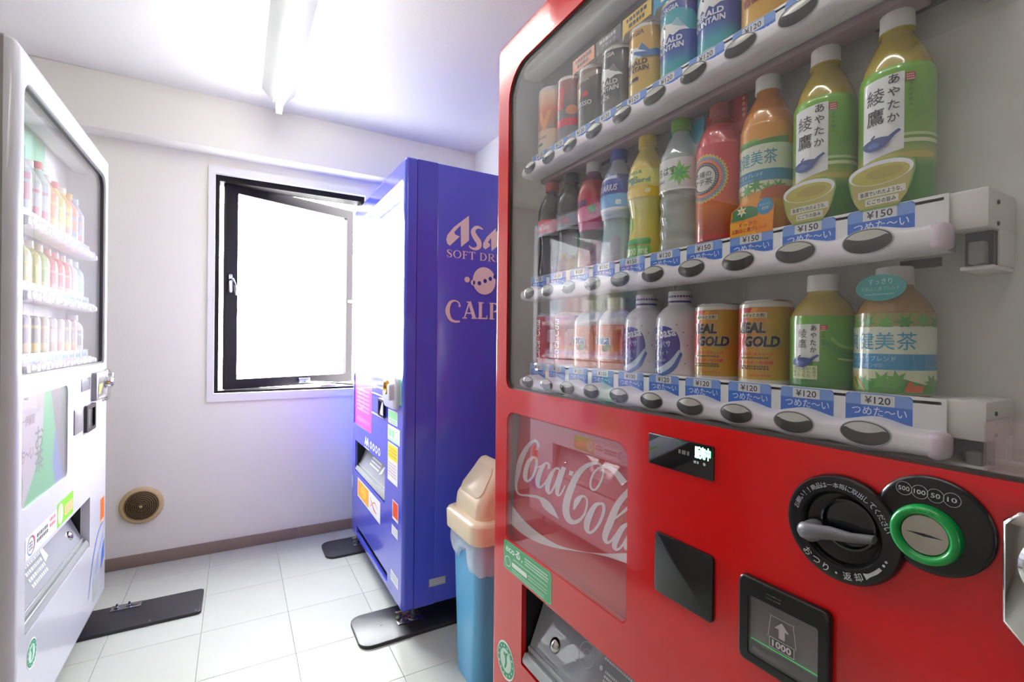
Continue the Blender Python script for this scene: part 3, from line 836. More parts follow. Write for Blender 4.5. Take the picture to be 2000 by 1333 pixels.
part('gasket', plate(FR, r_open, [rin(r_open, .0032)], -.012, -.004), 'bracket_dark', red, smooth=False)
pane(FR, red, rin(r_open, .004), -.0098, -.0058)
RBACK = -.116
cavity(FR, red, .016, RW - .018, 1.0035, 1.776, -.0125, RBACK, 'inner_grey')
# grey ledge at the foot of the showcase and the strip light across its top
part('ledge', MB().fbox(FR, .02, RW - .02, 1.0035, 1.0075, RBACK + .002, -.0135, .001), 'inner_grey', red)
part('lamp_cover', MB().fbox(FR, .05, RW - .06, 1.742, 1.774, -.085, -.040, .008), 'inner_white', red, ang=50)
for a, z in ((.674, 1.506), (.531, 1.504), (.263, 1.494), (.797, 1.2105)):
    part('wall_slot', MB().fbox(FR, a - .019, a + .019, z - .005, z + .005, RBACK, RBACK + .0006), 'bracket_dark', red)
PITCH_K = 0.0733
COLS = [ra(.248 + PITCH_K * k) for k in range(10)]
CR, CS = -.0138, -.040
ZB = {'top': 1.504, 'mid': 1.2256, 'low': 1.0284}
shelf(FR, red, COLS, ZB['top'], .092, .846, CR, CS, RBACK, ['120'] * 10, cover=True)
shelf(FR, red, COLS, ZB['mid'], .092, .846, CR, CS, RBACK, ['150', '150', '150', '150', '120', '150', '150', '150', '150', '150'])
shelf(FR, red, COLS, ZB['low'], .092, .846, CR, CS, RBACK, ['120', '120', '120', '120', '120', '100', '100', '120', '120', '120'])
# black solenoid box and wires behind the top shelf end
sb = MB().fbox(FR, .752, .836, 1.490, 1.532, RBACK, -.075, .006)
sbp = part('lock_motor', sb, 'black_plastic', red)
part('wire', MB().tube([FR.pt(.752, 1.505, -.075), FR.pt(.760, 1.488, -.072), FR.pt(.772, 1.482, -.078), FR.pt(.780, 1.49, -.09)], .0022, 6), mat('wire_tan', (168, 142, 110), .5), sbp)
# clear acrylic tray standing at the right end of the ledge
tr = MB()
ta0, ta1, tc0, tc1 = ra(.162), ra(.02), -.085, -.030
tr.fbox(FR, ta0, ta0 + .002, 1.0078, 1.052, tc0, tc1); tr.fbox(FR, ta1 - .002, ta1, 1.0078, 1.052, tc0, tc1)
tr.fbox(FR, ta0 + .002, ta1 - .002, 1.0078, 1.052, tc1 - .002, tc1); tr.fbox(FR, ta0 + .002, ta1 - .002, 1.0078, 1.052, tc0, tc0 + .002)
tr.fbox(FR, ta0 + .002, ta1 - .002, 1.0078, 1.0098, tc0 + .002, tc1 - .002)
part('clear_tray', tr, 'acrylic', red, smooth=False, label='clear acrylic tray')

# logo window: tilted red panel with white script behind clear acrylic
cavity(FR, red, ra(.988), ra(.565), .648, .968, -.0125, -.050, 'inner_grey', 'logo_recess')
tl = math.atan(.0688)
FP = Frame(FR.pt(ra(.978), .66, -(.562 - .663 * .0688 + .66 * .0688 - RX)), (0, -1, 0), (.0688, 0, 1), (-1, 0, .0688))
part('logo_panel', MB().prism(FP, rrect(.0, .408, -.006, .30, .002, 1), -.003, 0.0), 'logo_red', red, smooth=False)
PL = Print()
for A, B in COKE:
    A = np.array(A).reshape(-1, 2) / 1000; B = np.array(B).reshape(-1, 2) / 1000
    PL.ribbon(A, B, (240, 238, 240))
part('logo_script', PL.flat(FP, .0003, .00004), 'print', red, label='white flowing script logo', **PM)
pane(FR, red, rin_w := [(a + (.0015 if a < ra(.776) else -.0015), b + (.0015 if b < .80 else -.0015)) for a, b in r_win], -.0032, -.0002, 'acrylic', 'logo_cover')

# green sticker and seal
P = Print()
P.poly(rrect(ra(.984), ra(.787), .590, .657, .009, 4), (30, 168, 92))
P.poly(rrect(ra(.982), ra(.789), .592, .655, .008, 4), (120, 214, 160)); P.poly(rrect(ra(.981), ra(.790), .593, .654, .008, 4), (28, 166, 90))
P.text('ecoる,', ra(.937), .640, .074, .019, (236, 250, 240), bold=.02)
P.stroke([(ra(.976), .607, .0016), (ra(.968), .600, .0016), (ra(.955), .602, .0016), (ra(.951), .612, .0016), (ra(.958), .620, .0016), (ra(.966), .621, .0016), (ra(.975), .616, .0016), (ra(.976), .607, .0016)], (226, 246, 232))
lines(P, ra(.890), ra(.797), .646, .0062, 3, .0034, (206, 240, 218), 3)
lines(P, ra(.940), ra(.80), .624, .006, 1, .0022, (206, 240, 218), 4)
P.rect(ra(.945), ra(.880), .606, .616, (234, 248, 238), .004)
lines(P, ra(.875), ra(.80), .615, .006, 2, .0026, (190, 236, 206), 5)
lines(P, ra(.945), ra(.81), .600, .0045, 2, .0020, (190, 236, 206), 6)
part('eco_sticker', P.flat(FR), 'print_gloss', red, label='green rounded eco sticker with white lettering', **PM)
eco_seal(FR, ra(.970), .377, .043, red)

flap, TF, FL = dispenser(FR, red, ra(.902), ra(.40), .408, .586, .085, (ra(.825),))
P = Print()
P.ring(ra(.735), FL * .66, .021, .0225, (205, 208, 210)); P.ring(ra(.735), FL * .66, .009, .010, (205, 208, 210))
P.text('⚠ 注意', ra(.60), FL * .85, .03, .009, (224, 228, 230))
lines(P, ra(.69), ra(.60), FL * .78, .008, 1, .004, (224, 228, 230), 8)
lines(P, ra(.68), ra(.59), FL * .66, .0075, 4, .0042, (224, 228, 230), 9)
P.text('❶', ra(.692), FL * .66, .008, .008, (230, 230, 232)); P.text('❷', ra(.692), FL * .38, .008, .008, (230, 230, 232))
lines(P, ra(.68), ra(.59), FL * .38, .0075, 2, .0042, (224, 228, 230), 10)
part('flap_print', P.flat(TF, .0004), 'print', flap, **PM)
gm = MB()
for i in range(5):
    for j in range(9):
        gm.prism(TF, circ(ra(.57) + i * .0085 + (j % 2) * .004, FL * .96 - j * .0075, .0032, seg=6), .0005, .0016)
part('speaker_grille', gm, 'black_plastic', flap)

# message display
dsp = part('display', MB().prism(FR, rrect(ra(.531), ra(.4155), .9365, .9825, .0025, 3), 0.0, .0022, .0008), 'black_gloss', red)
part('led_text', Print().text('販売中', ra(.4325), .9705, .025, .0165, (160, 255, 205), bold=.05).flat(FR, .0026), 'led_green', dsp, **PM)
P = Print()
lines(P, ra(.473), ra(.450), .9655, .008, 1, .0058, (110, 112, 108), 5)
part('display_print', P.flat(FR, .0026), 'print', dsp, **PM)
P = Print(); lines(P, ra(.447), ra(.434), .9565, .008, 1, .0036, (190, 196, 200), 6); P.ell(ra(.4295), .9565, .0022, .0022, (190, 196, 200), 14)
part('display_print', P.flat(FR, .0026), 'print', dsp, **PM)
P = Print(); P.ring(ra(.522), .950, .0030, .0036, (80, 100, 100))
part('display_print', P.flat(FR, .0026), 'print', dsp, **PM)
part('reader_panel', MB().prism(FR, rrect(ra(.5145), ra(.4135), .7505, .8385, .006, 4), 0.0, .0045, .0015), 'black_plastic', red)

# coin return dial and coin slot
def disc(cx, cz, r_, name, h=.007, m='black_plastic'):
    G = FR.at(ra(cx), cz)
    return G, part(name, MB().lathe([(r_, 0), (r_, h * .5), (r_ - .0015, h * .85), (r_ - .004, h), (.0005, h)], 64, F=G), m, red)
G2, d2 = disc(.187, .9575, .0438, 'coin_plate', .006)
G1 = FR.at(ra(.2600), .9295)
d1_ = part('return_dial', MB().lathe([(.0545, 0), (.0545, .006), (.0525, .0090), (.049, .0098), (.0385, .0098), (.0370, .0085), (.0345, .002), (.030, .001), (.0005, .001)], 64, F=G1), 'black_plastic', red)
part('dial_well', MB().lathe([(.0262, .0012), (.0255, .006), (.0235, .0065), (.022, .0015), (.0005, .0013)], 48, F=G1.at(.006, .006)), 'black_gloss', d1_)
lev = MB()
sec = []
for t, x, y, w, h in ((0, -.0385, -.0105, .001, .016), (.05, -.0375, -.0105, .0055, .018), (.15, -.034, -.0105, .0085, .0205), (.3, -.027, -.0100, .0095, .022), (.45, -.017, -.0075, .0080, .022), (.6, -.006, -.0048, .0072, .0205), (.8, .012, -.0035, .0052, .0185), (1, .032, .0008, .0044, .0155), (1.02, .0335, .001, .001, .014)):
    ring = []
    for j in range(12):
        u = 2 * math.pi * j / 12
        ring.append(G1.pt(x, y + w * math.cos(u) * (1.0), h - .005 + .0055 * math.sin(u) * min(1, w / .004)))
    sec.append(ring)
lev.loops(sec)
lv = part('lever', lev, 'lever_grey', d1_, ang=60)
stem = MB().lathe([(.011, .002), (.0105, .016), (.001, .017)], 20, (-.026, -.010, 0), F=G1)
part('lever_stem', stem, 'lever_grey', d1_)
dots = MB()
rs = np.random.RandomState(4)
for i in range(16):
    x, y = -.030 + (i // 2) * .0030, -.0075 - (i % 2) * .0035 + (i // 2) * .0004
    if rs.rand() < .75:
        dots.lathe([(.0008, .0218), (.0004, .0226)], 6, (x, y, 0), F=G1)
part('braille', dots, 'lever_grey', lv)
P = Print()
def arc_text(P, s, cx, cy, r_, t0, t1, size, col, flip=False, bold=.01):
    n0 = P.n
    for i, ch in enumerate(s):
        P.n = n0
        t = t0 + (t1 - t0) * (i / max(1, len(s) - 1))
        P.text(ch, cx + r_ * math.cos(t), cy + r_ * math.sin(t), size * (.3 if ch == '・' else 1), size, col, bold, rot=(t + math.pi / 2) if flip else (t - math.pi / 2), keep=True)
arc_text(P, 'お願い!!商品は一本毎に取出してください', 0, 0, .0445, math.radians(163), math.radians(18), .0056, (168, 172, 178), bold=.006)
part('dial_print', P.flat(G1, .0100), 'print', d1_, **PM)
P = Print()
arc_text(P, 'おつり・返却', 0, 0, .0452, math.radians(228), math.radians(294), .0080, (182, 184, 188), True, .012)
P.stroke([(.0450 * math.cos(t), .0450 * math.sin(t), w) for t, w in ((math.radians(302), .0062), (math.radians(308), .0034), (math.radians(318), .0034), (math.radians(326), .0030))], (182, 184, 188))
for t in (332, 338):
    P.ell(.0450 * math.cos(math.radians(t)), .0450 * math.sin(math.radians(t)), .0013, .0013, (182, 184, 188), 10)
part('dial_print', P.flat(G1, .0100), 'print', d1_, **PM)
P = Print()
for k, (tx, x) in enumerate((('500', .2065), ('100', .1945), ('50', .1830), ('10', .1715))):
    q = .1870 - x
    P.ring(q, .0285 - k * .0003, .0058, .0063, (150, 152, 156)); P.text(tx, q, .0285 - k * .0003, .0088 if len(tx) == 3 else .0068, .0042, (170, 172, 176), bold=.02)
part('coin_print', P.flat(G2, .0062), 'print', d2, **PM)
G3 = FR.at(ra(.1895), .9490)
gr = part('coin_ring', MB().lathe([(.0265, .005), (.0262, .011), (.0245, .0145), (.0215, .0155), (.0190, .0135), (.0180, .0095)], 56, F=G3, caps=(True, False)), 'green_ring', red, ang=60)
part('coin_face', MB().lathe([(.0182, .0092), (.0170, .0102), (.0005, .0104)], 48, F=G3), mat('brushed', (184, 180, 168), .3, metal=1, noise=.1, nscale=4), gr)
part('coin_slot', MB().prism(G3, [(-.0135, .0000), (.0, .0013), (.0135, .0000), (.0, -.0013)], .0100, .0108), 'black_gloss', gr)
dt = MB()
for i in range(7):
    t = math.radians(112 - i * 7)
    dt.lathe([(.0007, .0148), (.0003, .0160)], 6, (.0226 * math.cos(t), .0226 * math.sin(t), 0), F=G3)
part('braille', dt, 'green_ring', gr)

# banknote slot
ba0, ba1, bz0, bz1 = ra(.3735), ra(.2685), .735, .8375
bo = rrect(ba0, ba1, bz0, bz1, .008, 5)
bi = rrect(ba0 + .013, ba1 - .011, bz0 + .011, bz1 - .021, .003, 3)
ib = part('banknote_slot', plate(FR, bo, [bi], 0.0005, .009, .003, lambda i: rrect(ba0 + i, ba1 - i, bz0 + i, bz1 - i, .008, 5)), 'black_plastic', red)
part('slot_tray', MB().prism(FR.at(0, 0, .001), bi, 0.0, .0012), mat('tray_grey', (96, 98, 98), .25), ib, smooth=False)
part('slot_step', MB().fbox(FR, ba0 + .014, ba1 - .012, bz0 + .012, bz0 + .026, .002, .006, .002), 'black_gloss', ib)
P = Print()
mx = (ba0 + ba1) / 2 + .001; mz = .792
P.stroke([(mx - .016, mz - .012, .0008), (mx - .0160, mz - .0119, .0008), (mx - .013, mz + .012, .0008), (mx - .0129, mz + .012, .0008), (mx + .0129, mz + .012, .0008), (mx + .013, mz + .012, .0008), (mx + .016, mz - .0119, .0008), (mx + .016, mz - .012, .0008)], (188, 190, 190), 2)
P.poly([(mx - .0035, mz - .010), (mx + .0035, mz - .010), (mx + .0035, mz), (mx + .0085, mz), (mx, mz + .009), (mx - .0085, mz), (mx - .0035, mz)], (206, 208, 208))
P.rect(mx - .0145, mx + .0145, mz - .0245, mz - .0125, (200, 202, 202)); P.rect(mx - .0137, mx + .0137, mz - .0237, mz - .0133, (60, 62, 62))
P.text('1000', mx, mz - .0185, .022, .0078, (222, 224, 224), bold=.03)
part('slot_print', P.flat(FR, .0064), 'print', ib, **PM)
P = Print(); lines(P, ba0 + .014, ba1 - .012, bz0 + .028, .01, 1, .0012, (40, 190, 90), 2)
part('guide_light', P.flat(FR, .0032), mat('guide_green', (40, 200, 90), .4, emit=.25), ib, **PM)
pane(FR, ib, bi, .0066, .0078, 'acrylic', 'slot_cover')
P = Print(); lines(P, ba0 + .036, ba0 + .055, bz1 - .010, .004, 2, .0018, (58, 58, 60), 7)
part('slot_braille', P.flat(FR, .0092), 'print', ib, **PM)

# chrome lock handle at the right edge
la0, la1, lz0, lz1 = ra(.1385), ra(.060), .878, .990
lk = part('lock_handle', MB().prism(FR, [(la0, lz0 + .020), (la0 + .018, lz0), (la1 - .018, lz0), (la1, lz0 + .020), (la1, lz1 - .010), (la1 - .010, lz1), (la0 + .010, lz1), (la0, lz1 - .010)], 0.0, .014, .004), 'chrome', red, ang=50)
G4 = FR.at((la0 + la1) / 2, .950)
part('lock_cup', MB().lathe([(.029, .013), (.029, .0175), (.026, .019), (.0235, .0185), (.020, .008), (.0005, .006)], 48, F=G4), 'chrome', lk)
part('key_barrel', MB().lathe([(.011, .006), (.011, .020), (.009, .022), (.0005, .022)], 32, F=G4), 'steel', lk)
part('handle_groove', MB().prism(FR, rrect((la0 + la1) / 2 - .010, (la0 + la1) / 2 + .010, lz0 + .012, .925, .008, 4), .0138, .0170, .002), 'chrome', lk)

# white wave and lettering on the left flank (seen mirrored in the blue side)
FL2 = Frame((RX + .06, 1.0340, 0), (1, 0, 0), (0, 0, 1), (0, 1, 0))
P = Print()
P.stroke([(.04, 1.62, .03), (.12, 1.50, .06), (.10, 1.38, .05), (.20, 1.22, .035), (.14, 1.06, .05), (.06, .93, .07), (.05, .78, .10)], (240, 240, 244), 8)
P.text('ecoる', .26, .86, .22, .07, (240, 240, 244), bold=.01, rot=-math.pi / 2)
part('side_graphic', P.flat(FL2), 'print', red, **PM)
# ------------------------------------------------------------------ drinks
mat('liquid', attr=True, rough=0.10, coat=0.6)
mat('can_print', attr=True, rough=0.3, coat=0.8)
mat('cap', attr=True, rough=0.45)
clear('pet_clear', tint=(246, 252, 250), f0=0.06, body=0.38, bodycol=(232, 240, 238), rough=0.03)
clear('pet_blue', tint=(226, 238, 250), f0=0.06, body=0.62, bodycol=(206, 214, 238), rough=0.03)
mat('metal_lid', (210, 210, 208), 0.25, metal=1.0)
mat('bottle_white', (228, 226, 232), 0.3, coat=0.3)

def lpart(name, mb, m, parent, label=None, **kw):
    o = bpy.data.objects.new(name, mesh_of(name, mb, m, (0, 0, 0), **kw))
    COL.objects.link(o); o.parent = parent
    if label:
        o['label'] = label
    return o

def rfun_of(prof):
    zz = [p[1] for p in prof]; rr_ = [p[0] for p in prof]
    return lambda z: float(np.interp(z, zz, rr_))

def refine(prof, step=.006):
    out = []
    for (r0, z0), (r1, z1) in zip(prof[:-1], prof[1:]):
        n = max(1, int(abs(z1 - z0) / step))
        for i in range(n):
            out.append((r0 + (r1 - r0) * i / n, z0 + (z1 - z0) * i / n))
    out.append(prof[-1])
    return out

def smoothp(prof):
    """round the corners of a bottle outline"""
    P = crom([(r, z) for r, z in prof], 3)
    return [(max(.0005, float(p[0])), float(p[1])) for p in P]

def ridged_cap(z0, z1, r_, col, seg=48):
    mb = MB(); rings = []
    for z, k, rid in ((z0, 1.0, 0), (z0 + .003, 1.0, 0), (z0 + .0035, .985, 1), (z1 - .002, .97, 1), (z1 - .0006, .945, 0), (z1, .90, 0)):
        rings.append([((r_ * k - (.0004 if rid and j % 2 else 0)) * math.cos(2 * math.pi * j / seg), (r_ * k - (.0004 if rid and j % 2 else 0)) * math.sin(2 * math.pi * j / seg), z) for j in range(seg)])
    return mb.loops(rings, col=col)

def sleeve(prof, z0, z1, cf, seg=44, off=.0004, step=.002):
    rf = rfun_of(prof); mb = MB()
    n = max(1, int(round((z1 - z0) / step)))
    zs = [z0 + (z1 - z0) * i / n for i in range(n + 1)]
    for a, b in zip(zs[:-1], zs[1:]):
        ra_, rb_ = rf(a) + off, rf(b) + off
        mb.loops([[(ra_ * math.cos(2 * math.pi * j / seg), ra_ * math.sin(2 * math.pi * j / seg), a) for j in range(seg)],
                  [(rb_ * math.cos(2 * math.pi * j / seg), rb_ * math.sin(2 * math.pi * j / seg), b) for j in range(seg)]], True, (False, False), cf((a + b) / 2))
    return mb
def ramp(*st):
    zs = [s_[0] for s_ in st]
    return lambda z: tuple(float(np.interp(z, zs, [s_[1][i] for s_ in st])) for i in range(3))
def bands(*st):
    def f(z):
        for z1, c in st:
            if z < z1:
                return c
        return st[-1][1]
    return f

def drink(name, label, cat, group, loc, prof, body='liquid', bodycol=(200, 200, 200), cap=None, capcol=(240, 240, 240), slv=None, art=None, R=None, seg=44, capname='cap', lid=None, neck=None):
    root = thing(name, label, cat, loc, group)
    sp = smoothp(prof)
    b = lpart('body', MB().lathe(sp, seg, col=bodycol), body, root, ang=60)
    if cap:
        lpart(capname, ridged_cap(*cap, capcol), 'cap', root, ang=40)
    if neck:
        lpart('neck_ring', MB().lathe(neck, 32, col=bodycol), body, root)
    if lid:
        lpart('lid', MB().lathe(lid, seg), 'metal_lid', root, ang=40)
    rf = rfun_of(sp)
    if slv:
        lpart('label', sleeve(sp, *slv, seg=seg), 'print_gloss', root, ang=80)
    if art:
        A = Print().merge(art, k=.001)
        lpart('label_print', A.wrap(rf, R or max(p[0] for p in prof)), 'print_gloss', root, **PM)
    return root

def card(root, name, pts, art, x, col, label=None, th=.0006, tilt=0.0):
    """small printed card facing the glass; u to the viewer's right, mm"""
    G = Frame((x, 0, 0), (0, -1, 0), (0, 0, 1), (-1, 0, 0))
    if tilt:
        G = G.tilt(tilt)
    P = [(a / 1000, b / 1000) for a, b in pts]
    c = lpart(name, MB().prism(G, P, -th, 0.0, col=col), 'print_gloss', root, label, smooth=False)
    if art:
        lpart('card_print', Print().merge(art, k=.001).flat(G, .0002), 'print_gloss', c, **PM)
    return c

PET = [(.0265, 0), (.0320, .004), (.0333, .012), (.0333, .070), (.0333, .136), (.0322, .147), (.0285, .161), (.0212, .179), (.0150, .190), (.0135, .197)]
PETCAP = (.1965, .2190, .0158)
WAIST = [(.0255, 0), (.0315, .004), (.0325, .014), (.0300, .040), (.0275, .066), (.0285, .085), (.0322, .104), (.0328, .125), (.0320, .146), (.0285, .163), (.0205, .181), (.0148, .191), (.0135, .197)]
SMALL = [(.0300, 0), (.0340, .004), (.0346, .010), (.0346, .050), (.0346, .084), (.0335, .091), (.0275, .103), (.0200, .112), (.0168, .1165), (.0165, .120)]
SMALLCAP = (.1185, .1385, .0172)
ALU = [(.0330, 0), (.0358, .004), (.0362, .012), (.0362, .060), (.0360, .088), (.0335, .098), (.0250, .109), (.0178, .114), (.0170, .119)]
ALUCAP = (.1180, .1370, .0180)
CAN = lambda H, R: [(R - .003, 0), (R - .0006, .003), (R, .006), (R, H * .5), (R, H - .008), (R - .0012, H - .003), (R - .0035, H)]
LIDOF = lambda H, R: [(R - .0035, H - .0005), (R - .0028, H + .0012), (R - .0045, H + .0016), (R - .0055, H - .001), (.0005, H - .001)]

def loc_of(k, shelf_):
    y = .248 + PITCH_K * k
    return (.6215, y, ZB[shelf_] + .0366)

G_MID, G_LOW, G_TOP = "bottles on the red machine's middle shelf", "drinks on the red machine's bottom shelf", "cans on the red machine's top shelf"
INK = (48, 50, 54)

def teapot(P, cx, cy, k=1.0, col=(42, 70, 138)):
    P.poly([(cx + k * x, cy + k * y) for x, y in ((-15, -1), (-12, -5), (-7, -8), (0, -8.5), (5, -6), (9, -1), (12.5, 3.5), (16.5, 7), (14.8, 9), (10.5, 6), (7.5, 3.4), (2, 4.4), (-4, 4.6), (-9, 3), (-13, 1.2))], col)
    P.ell(cx - 4 * k, cy - 2.5 * k, 5 * k, 2.6 * k, tuple(min(255, c + 40) for c in col), 16)
    P.stroke([(cx - 6 * k, cy + 4.5 * k, 1.4 * k), (cx - 3.5 * k, cy + 6.2 * k, 1.8 * k), (cx - 3 * k, cy + 7.5 * k, 1.2 * k)], (34, 54, 104))

def art_aya(full=True):
    P = Print()
    if full:
        P.poly([(-48, 50), (50, 50), (50, 56), (-48, 56)], (196, 186, 84))
        P.poly([(19, 66), (62, 66), (62, 70), (19, 70)], (214, 226, 178)); P.poly([(19, 73), (62, 73), (62, 76), (19, 76)], (188, 214, 150))
        P.poly([(-19, 52), (19, 60), (19, 140), (-19, 138)], (232, 235, 236))
        P.vtext('綾鷹', -5.5, 129, 17, 21.5, INK, .004)
        P.vtext('あやたか', 10.5, 138.5, 9.5, 13.4, INK, .012)
        P.rect(19.5, 27, 128.5, 136.5, (188, 36, 46)); lines(P, 20.3, 26.3, 134.5, 2.6, 3, 1.3, (236, 200, 196), 2)
        P.vtext('上煎茶葉入', 23.2, 126, 4.0, 5.2, (70, 96, 40))
        teapot(P, -1, 71, 1.05)
    else:
        P.rect(-14, 13.5, 34, 78, (224, 230, 222))
        P.vtext('綾鷹', -5, 72.5, 10.6, 12.4, INK)
        P.vtext('あやたか', 7.5, 76.5, 6.4, 8.5, INK, .012)
        P.rect(14.2, 20.6, 70.5, 76.5, (188, 36, 46)); lines(P, 14.9, 20, 75, 2, 3, 1.0, (236, 200, 196), 2)
        P.vtext('上煎茶葉入', 17.2, 69, 3.3, 4.4, (62, 92, 40))
        P.rect(-15, 12, 13, 29, (206, 220, 168))
        for i, t in enumerate(('急須で', 'いれた', 'ような', 'にごり', 'の旨み')):
            P.vtext(t, 9 - 5 * i, 27.5, 3.6, 4.3, (70, 84, 40))
        P.stroke([(16, 60, 4), (24, 50, 5), (38, 45, 4), (58, 44, 3)], (64, 140, 52)); P.stroke([(24, 62, 3), (32, 53, 3.5), (46, 50, 3), (60, 50, 2)], (132, 184, 96))
        P.stroke([(30, 38, 2), (46, 36, 2.5), (60, 37, 2)], (170, 200, 110))
        teapot(P, -1.5, 34.5, .92)
    return P
AYACOL = ramp((0, (44, 134, 40)), (.04, (70, 150, 50)), (.055, (176, 178, 84)), (.066, (120, 166, 66)), (.10, (98, 158, 40)), (.148, (118, 186, 44)))
def bowl_card(root):
    out = [(-30, 36), (-28, 44), (-18, 50), (0, 52.5), (20, 50.5), (30, 44), (31, 36), (27, 20), (21, 8), (16, 1), (-17, 1), (-22, 8), (-27, 20)]
    P = Print()
    P.poly(out, (104, 152, 56))
    P.poly([(-28.5, 36), (-24, 12), (-18, 3), (17, 3), (24, 12), (29, 36)], (172, 166, 84))
    P.ell(0, 39, 29.5, 12.5, (224, 226, 228), 36); P.ell(0, 37.2, 26.5, 10.2, (176, 168, 60), 36); P.ell(4, 38, 17, 6, (160, 148, 44), 28)
    P.rect(-20, 23, 14.5, 22, (212, 214, 196)); P.text('急須でいれたような、', 1, 18.3, 38, 5, (56, 56, 46), bold=.02)
    P.rect(-13, 17, 5.5, 13, (212, 214, 196)); P.text('にごりの旨み', 2, 9.2, 26, 5, (56, 56, 46), bold=.02)
    card(root, 'tea_bowl_card', out, P, -.0352, (110, 160, 60), 'cut-out card picturing a bowl of green tea')

def make_red_drinks():
    # ---------------- middle shelf, from the right
    for k, lab in ((0, 'green tea bottle with tea bowl card at the right end of the middle shelf'), (1, 'green tea bottle with tea bowl card, second from right on the middle shelf')):
        o = drink('tea_bottle', lab, 'bottle', G_MID, loc_of(k, 'mid'), PET, bodycol=(178, 160, 52), cap=PETCAP, capcol=(226, 226, 224), slv=(.002, .149, AYACOL), art=art_aya(), neck=[(.0150, .1935), (.0168, .1945), (.0168, .196), (.0150, .1965)])
        bowl_card(o)
    P = Print()
    P.stroke([(-40, 122, 7), (-15, 118, 9), (10, 119, 7), (45, 122, 9)], (60, 130, 44)); P.stroke([(-44, 128, 3), (-20, 124, 4), (8, 124, 3)], (96, 168, 60))
    P.rect(-48, 60, 78, 117, (206, 216, 196))
    P.text('爽健美茶', -2, 100, 64, 19, (26, 132, 160), bold=.004)
    P.rect(-48, 60, 69, 84, (28, 128, 168)); P.text('すっきりブレンド', -6, 78.5, 40, 5.4, (220, 236, 240)); P.text('カフェインゼロ', -10, 72.5, 26, 3.2, (200, 226, 236))
    P.rect(-48, 60, 56, 69, (214, 220, 186))
    for i, (x, y) in enumerate(((-24, 57), (-6, 60), (6, 64), (20, 58), (32, 60))):
        P.star(x, y, 4, 11, 7, ((70, 140, 54), (88, 158, 62))[i % 2], .3 * i)
    P.poly([(10, 46), (44, 44), (50, 60), (34, 62), (14, 58)], (192, 92, 40)); P.stroke([(-40, 44, 6), (-10, 40, 9), (30, 42, 6)], (226, 150, 34))
    o = drink('blended_tea_bottle', 'orange and green blended tea bottle with white cap and teal band', 'bottle', G_MID, loc_of(2, 'mid'), PET, bodycol=(196, 124, 22), cap=PETCAP, capcol=(226, 226, 224), slv=(.002, .165, ramp((0, (206, 120, 24)), (.04, (226, 158, 40)), (.12, (212, 150, 30)), (.165, (206, 130, 18)))), art=P)
    c = Print()
    c.poly([(-30, 1), (30, 1), (30, 32), (18, 31), (-30, 20)], (238, 146, 22)); c.poly([(-30, 1), (8, 1), (0, 18), (-30, 20)], (246, 178, 40))
    c.poly([(-28, 22), (-26, 36), (-16, 40), (0, 39), (12, 33), (10, 24), (-10, 22)], (64, 134, 78))
    c.star(-13, 34, 3.4, 8, 6, (238, 234, 226)); c.ell(-13, 34, 2.2, 2.2, (240, 200, 60), 12)
    c.ell(20, 34, 11, 10.5, (26, 134, 176), 28); c.text('カフェイン', 20, 36.5, 15, 3.2, (226, 240, 246)); c.text('ゼロ', 20, 31.5, 9, 4, (226, 240, 246), bold=.02)
    c.text('すっきり', -4, 15.5, 26, 5.4, (206, 60, 40), bold=.02); c.text('五穀はと麦ブレンド', -2, 8, 50, 6, (206, 60, 40), bold=.02)
    card(o, 'promotion_card', [(-30, 1), (30, 1), (32, 34), (27, 43), (14, 44), (6, 38), (-14, 43), (-28, 36), (-30, 20)], c, -.0352, (238, 146, 22), 'orange card with a white flower')
    P = Print()
    for r_, col in ((36, (220, 190, 60)), (33.5, (110, 150, 150)), (30.5, (150, 110, 170)), (28, (236, 130, 40)), (25, (214, 40, 40))):
        P.star(-3, 96, r_ - 3, r_, 40, col)
    P.ell(-3, 96, 23, 23, (72, 70, 70), 36); P.ell(-3, 96, 18, 18, (214, 212, 206), 36)
    for i in range(40):
        t = 2 * math.pi * i / 40
        P.ell(-3 + 20.5 * math.cos(t), 96 + 20.5 * math.sin(t), 1.1, .8, (180, 178, 174), 6, t)
    P.text('太陽の', -2, 101, 26, 8.4, INK, bold=.012); P.text('マテ茶', -2, 90, 29, 9.6, INK, bold=.012)
    o = drink('mate_tea_bottle', 'red mate tea bottle with rainbow sunburst round its white disc', 'bottle', G_MID, loc_of(3, 'mid'), PET[:-3] + [(.0215, .176), (.0160, .186), (.0150, .192)], bodycol=(150, 58, 24), cap=(.190, .209, .0158), capcol=(150, 60, 56), slv=(.002, .176, ramp((0, (120, 20, 20)), (.010, (190, 30, 30)), (.016, (160, 60, 24)), (.055, (206, 110, 30)), (.066, (214, 84, 48)), (.11, (208, 48, 52)), (.176, (190, 36, 50)))), art=P)
    c = Print()
    for i in range(5):
        c.rect(-25, -20, 172 + i * 8, 178 + i * 8, (226, 180, 120)); c.rect(27, 31, 186 + i * 8, 191 + i * 8, (226, 180, 120))
    card(o, 'promotion_card', [(-34, 150), (34, 150), (34, 232), (6, 222), (-10, 222), (-27, 213), (-34, 206)], c, .012, (196, 36, 52), 'red card standing behind the bottle')
    P = Print()
    P.rect(-50, 60, 100, 146, (214, 216, 214))
    P.star(21, 122, 9, 21, 6, (116, 200, 70)); P.star(21, 122, 5, 16, 6, (72, 176, 80), .5)
    P.text('いろはす', -6, 128, 44, 13, (50, 54, 52), bold=.01); P.text('I LOHAS', -16, 113, 26, 4.6, (60, 64, 62), bold=.01)
    P.rect(-50, 60, 97, 100, (238, 240, 238))
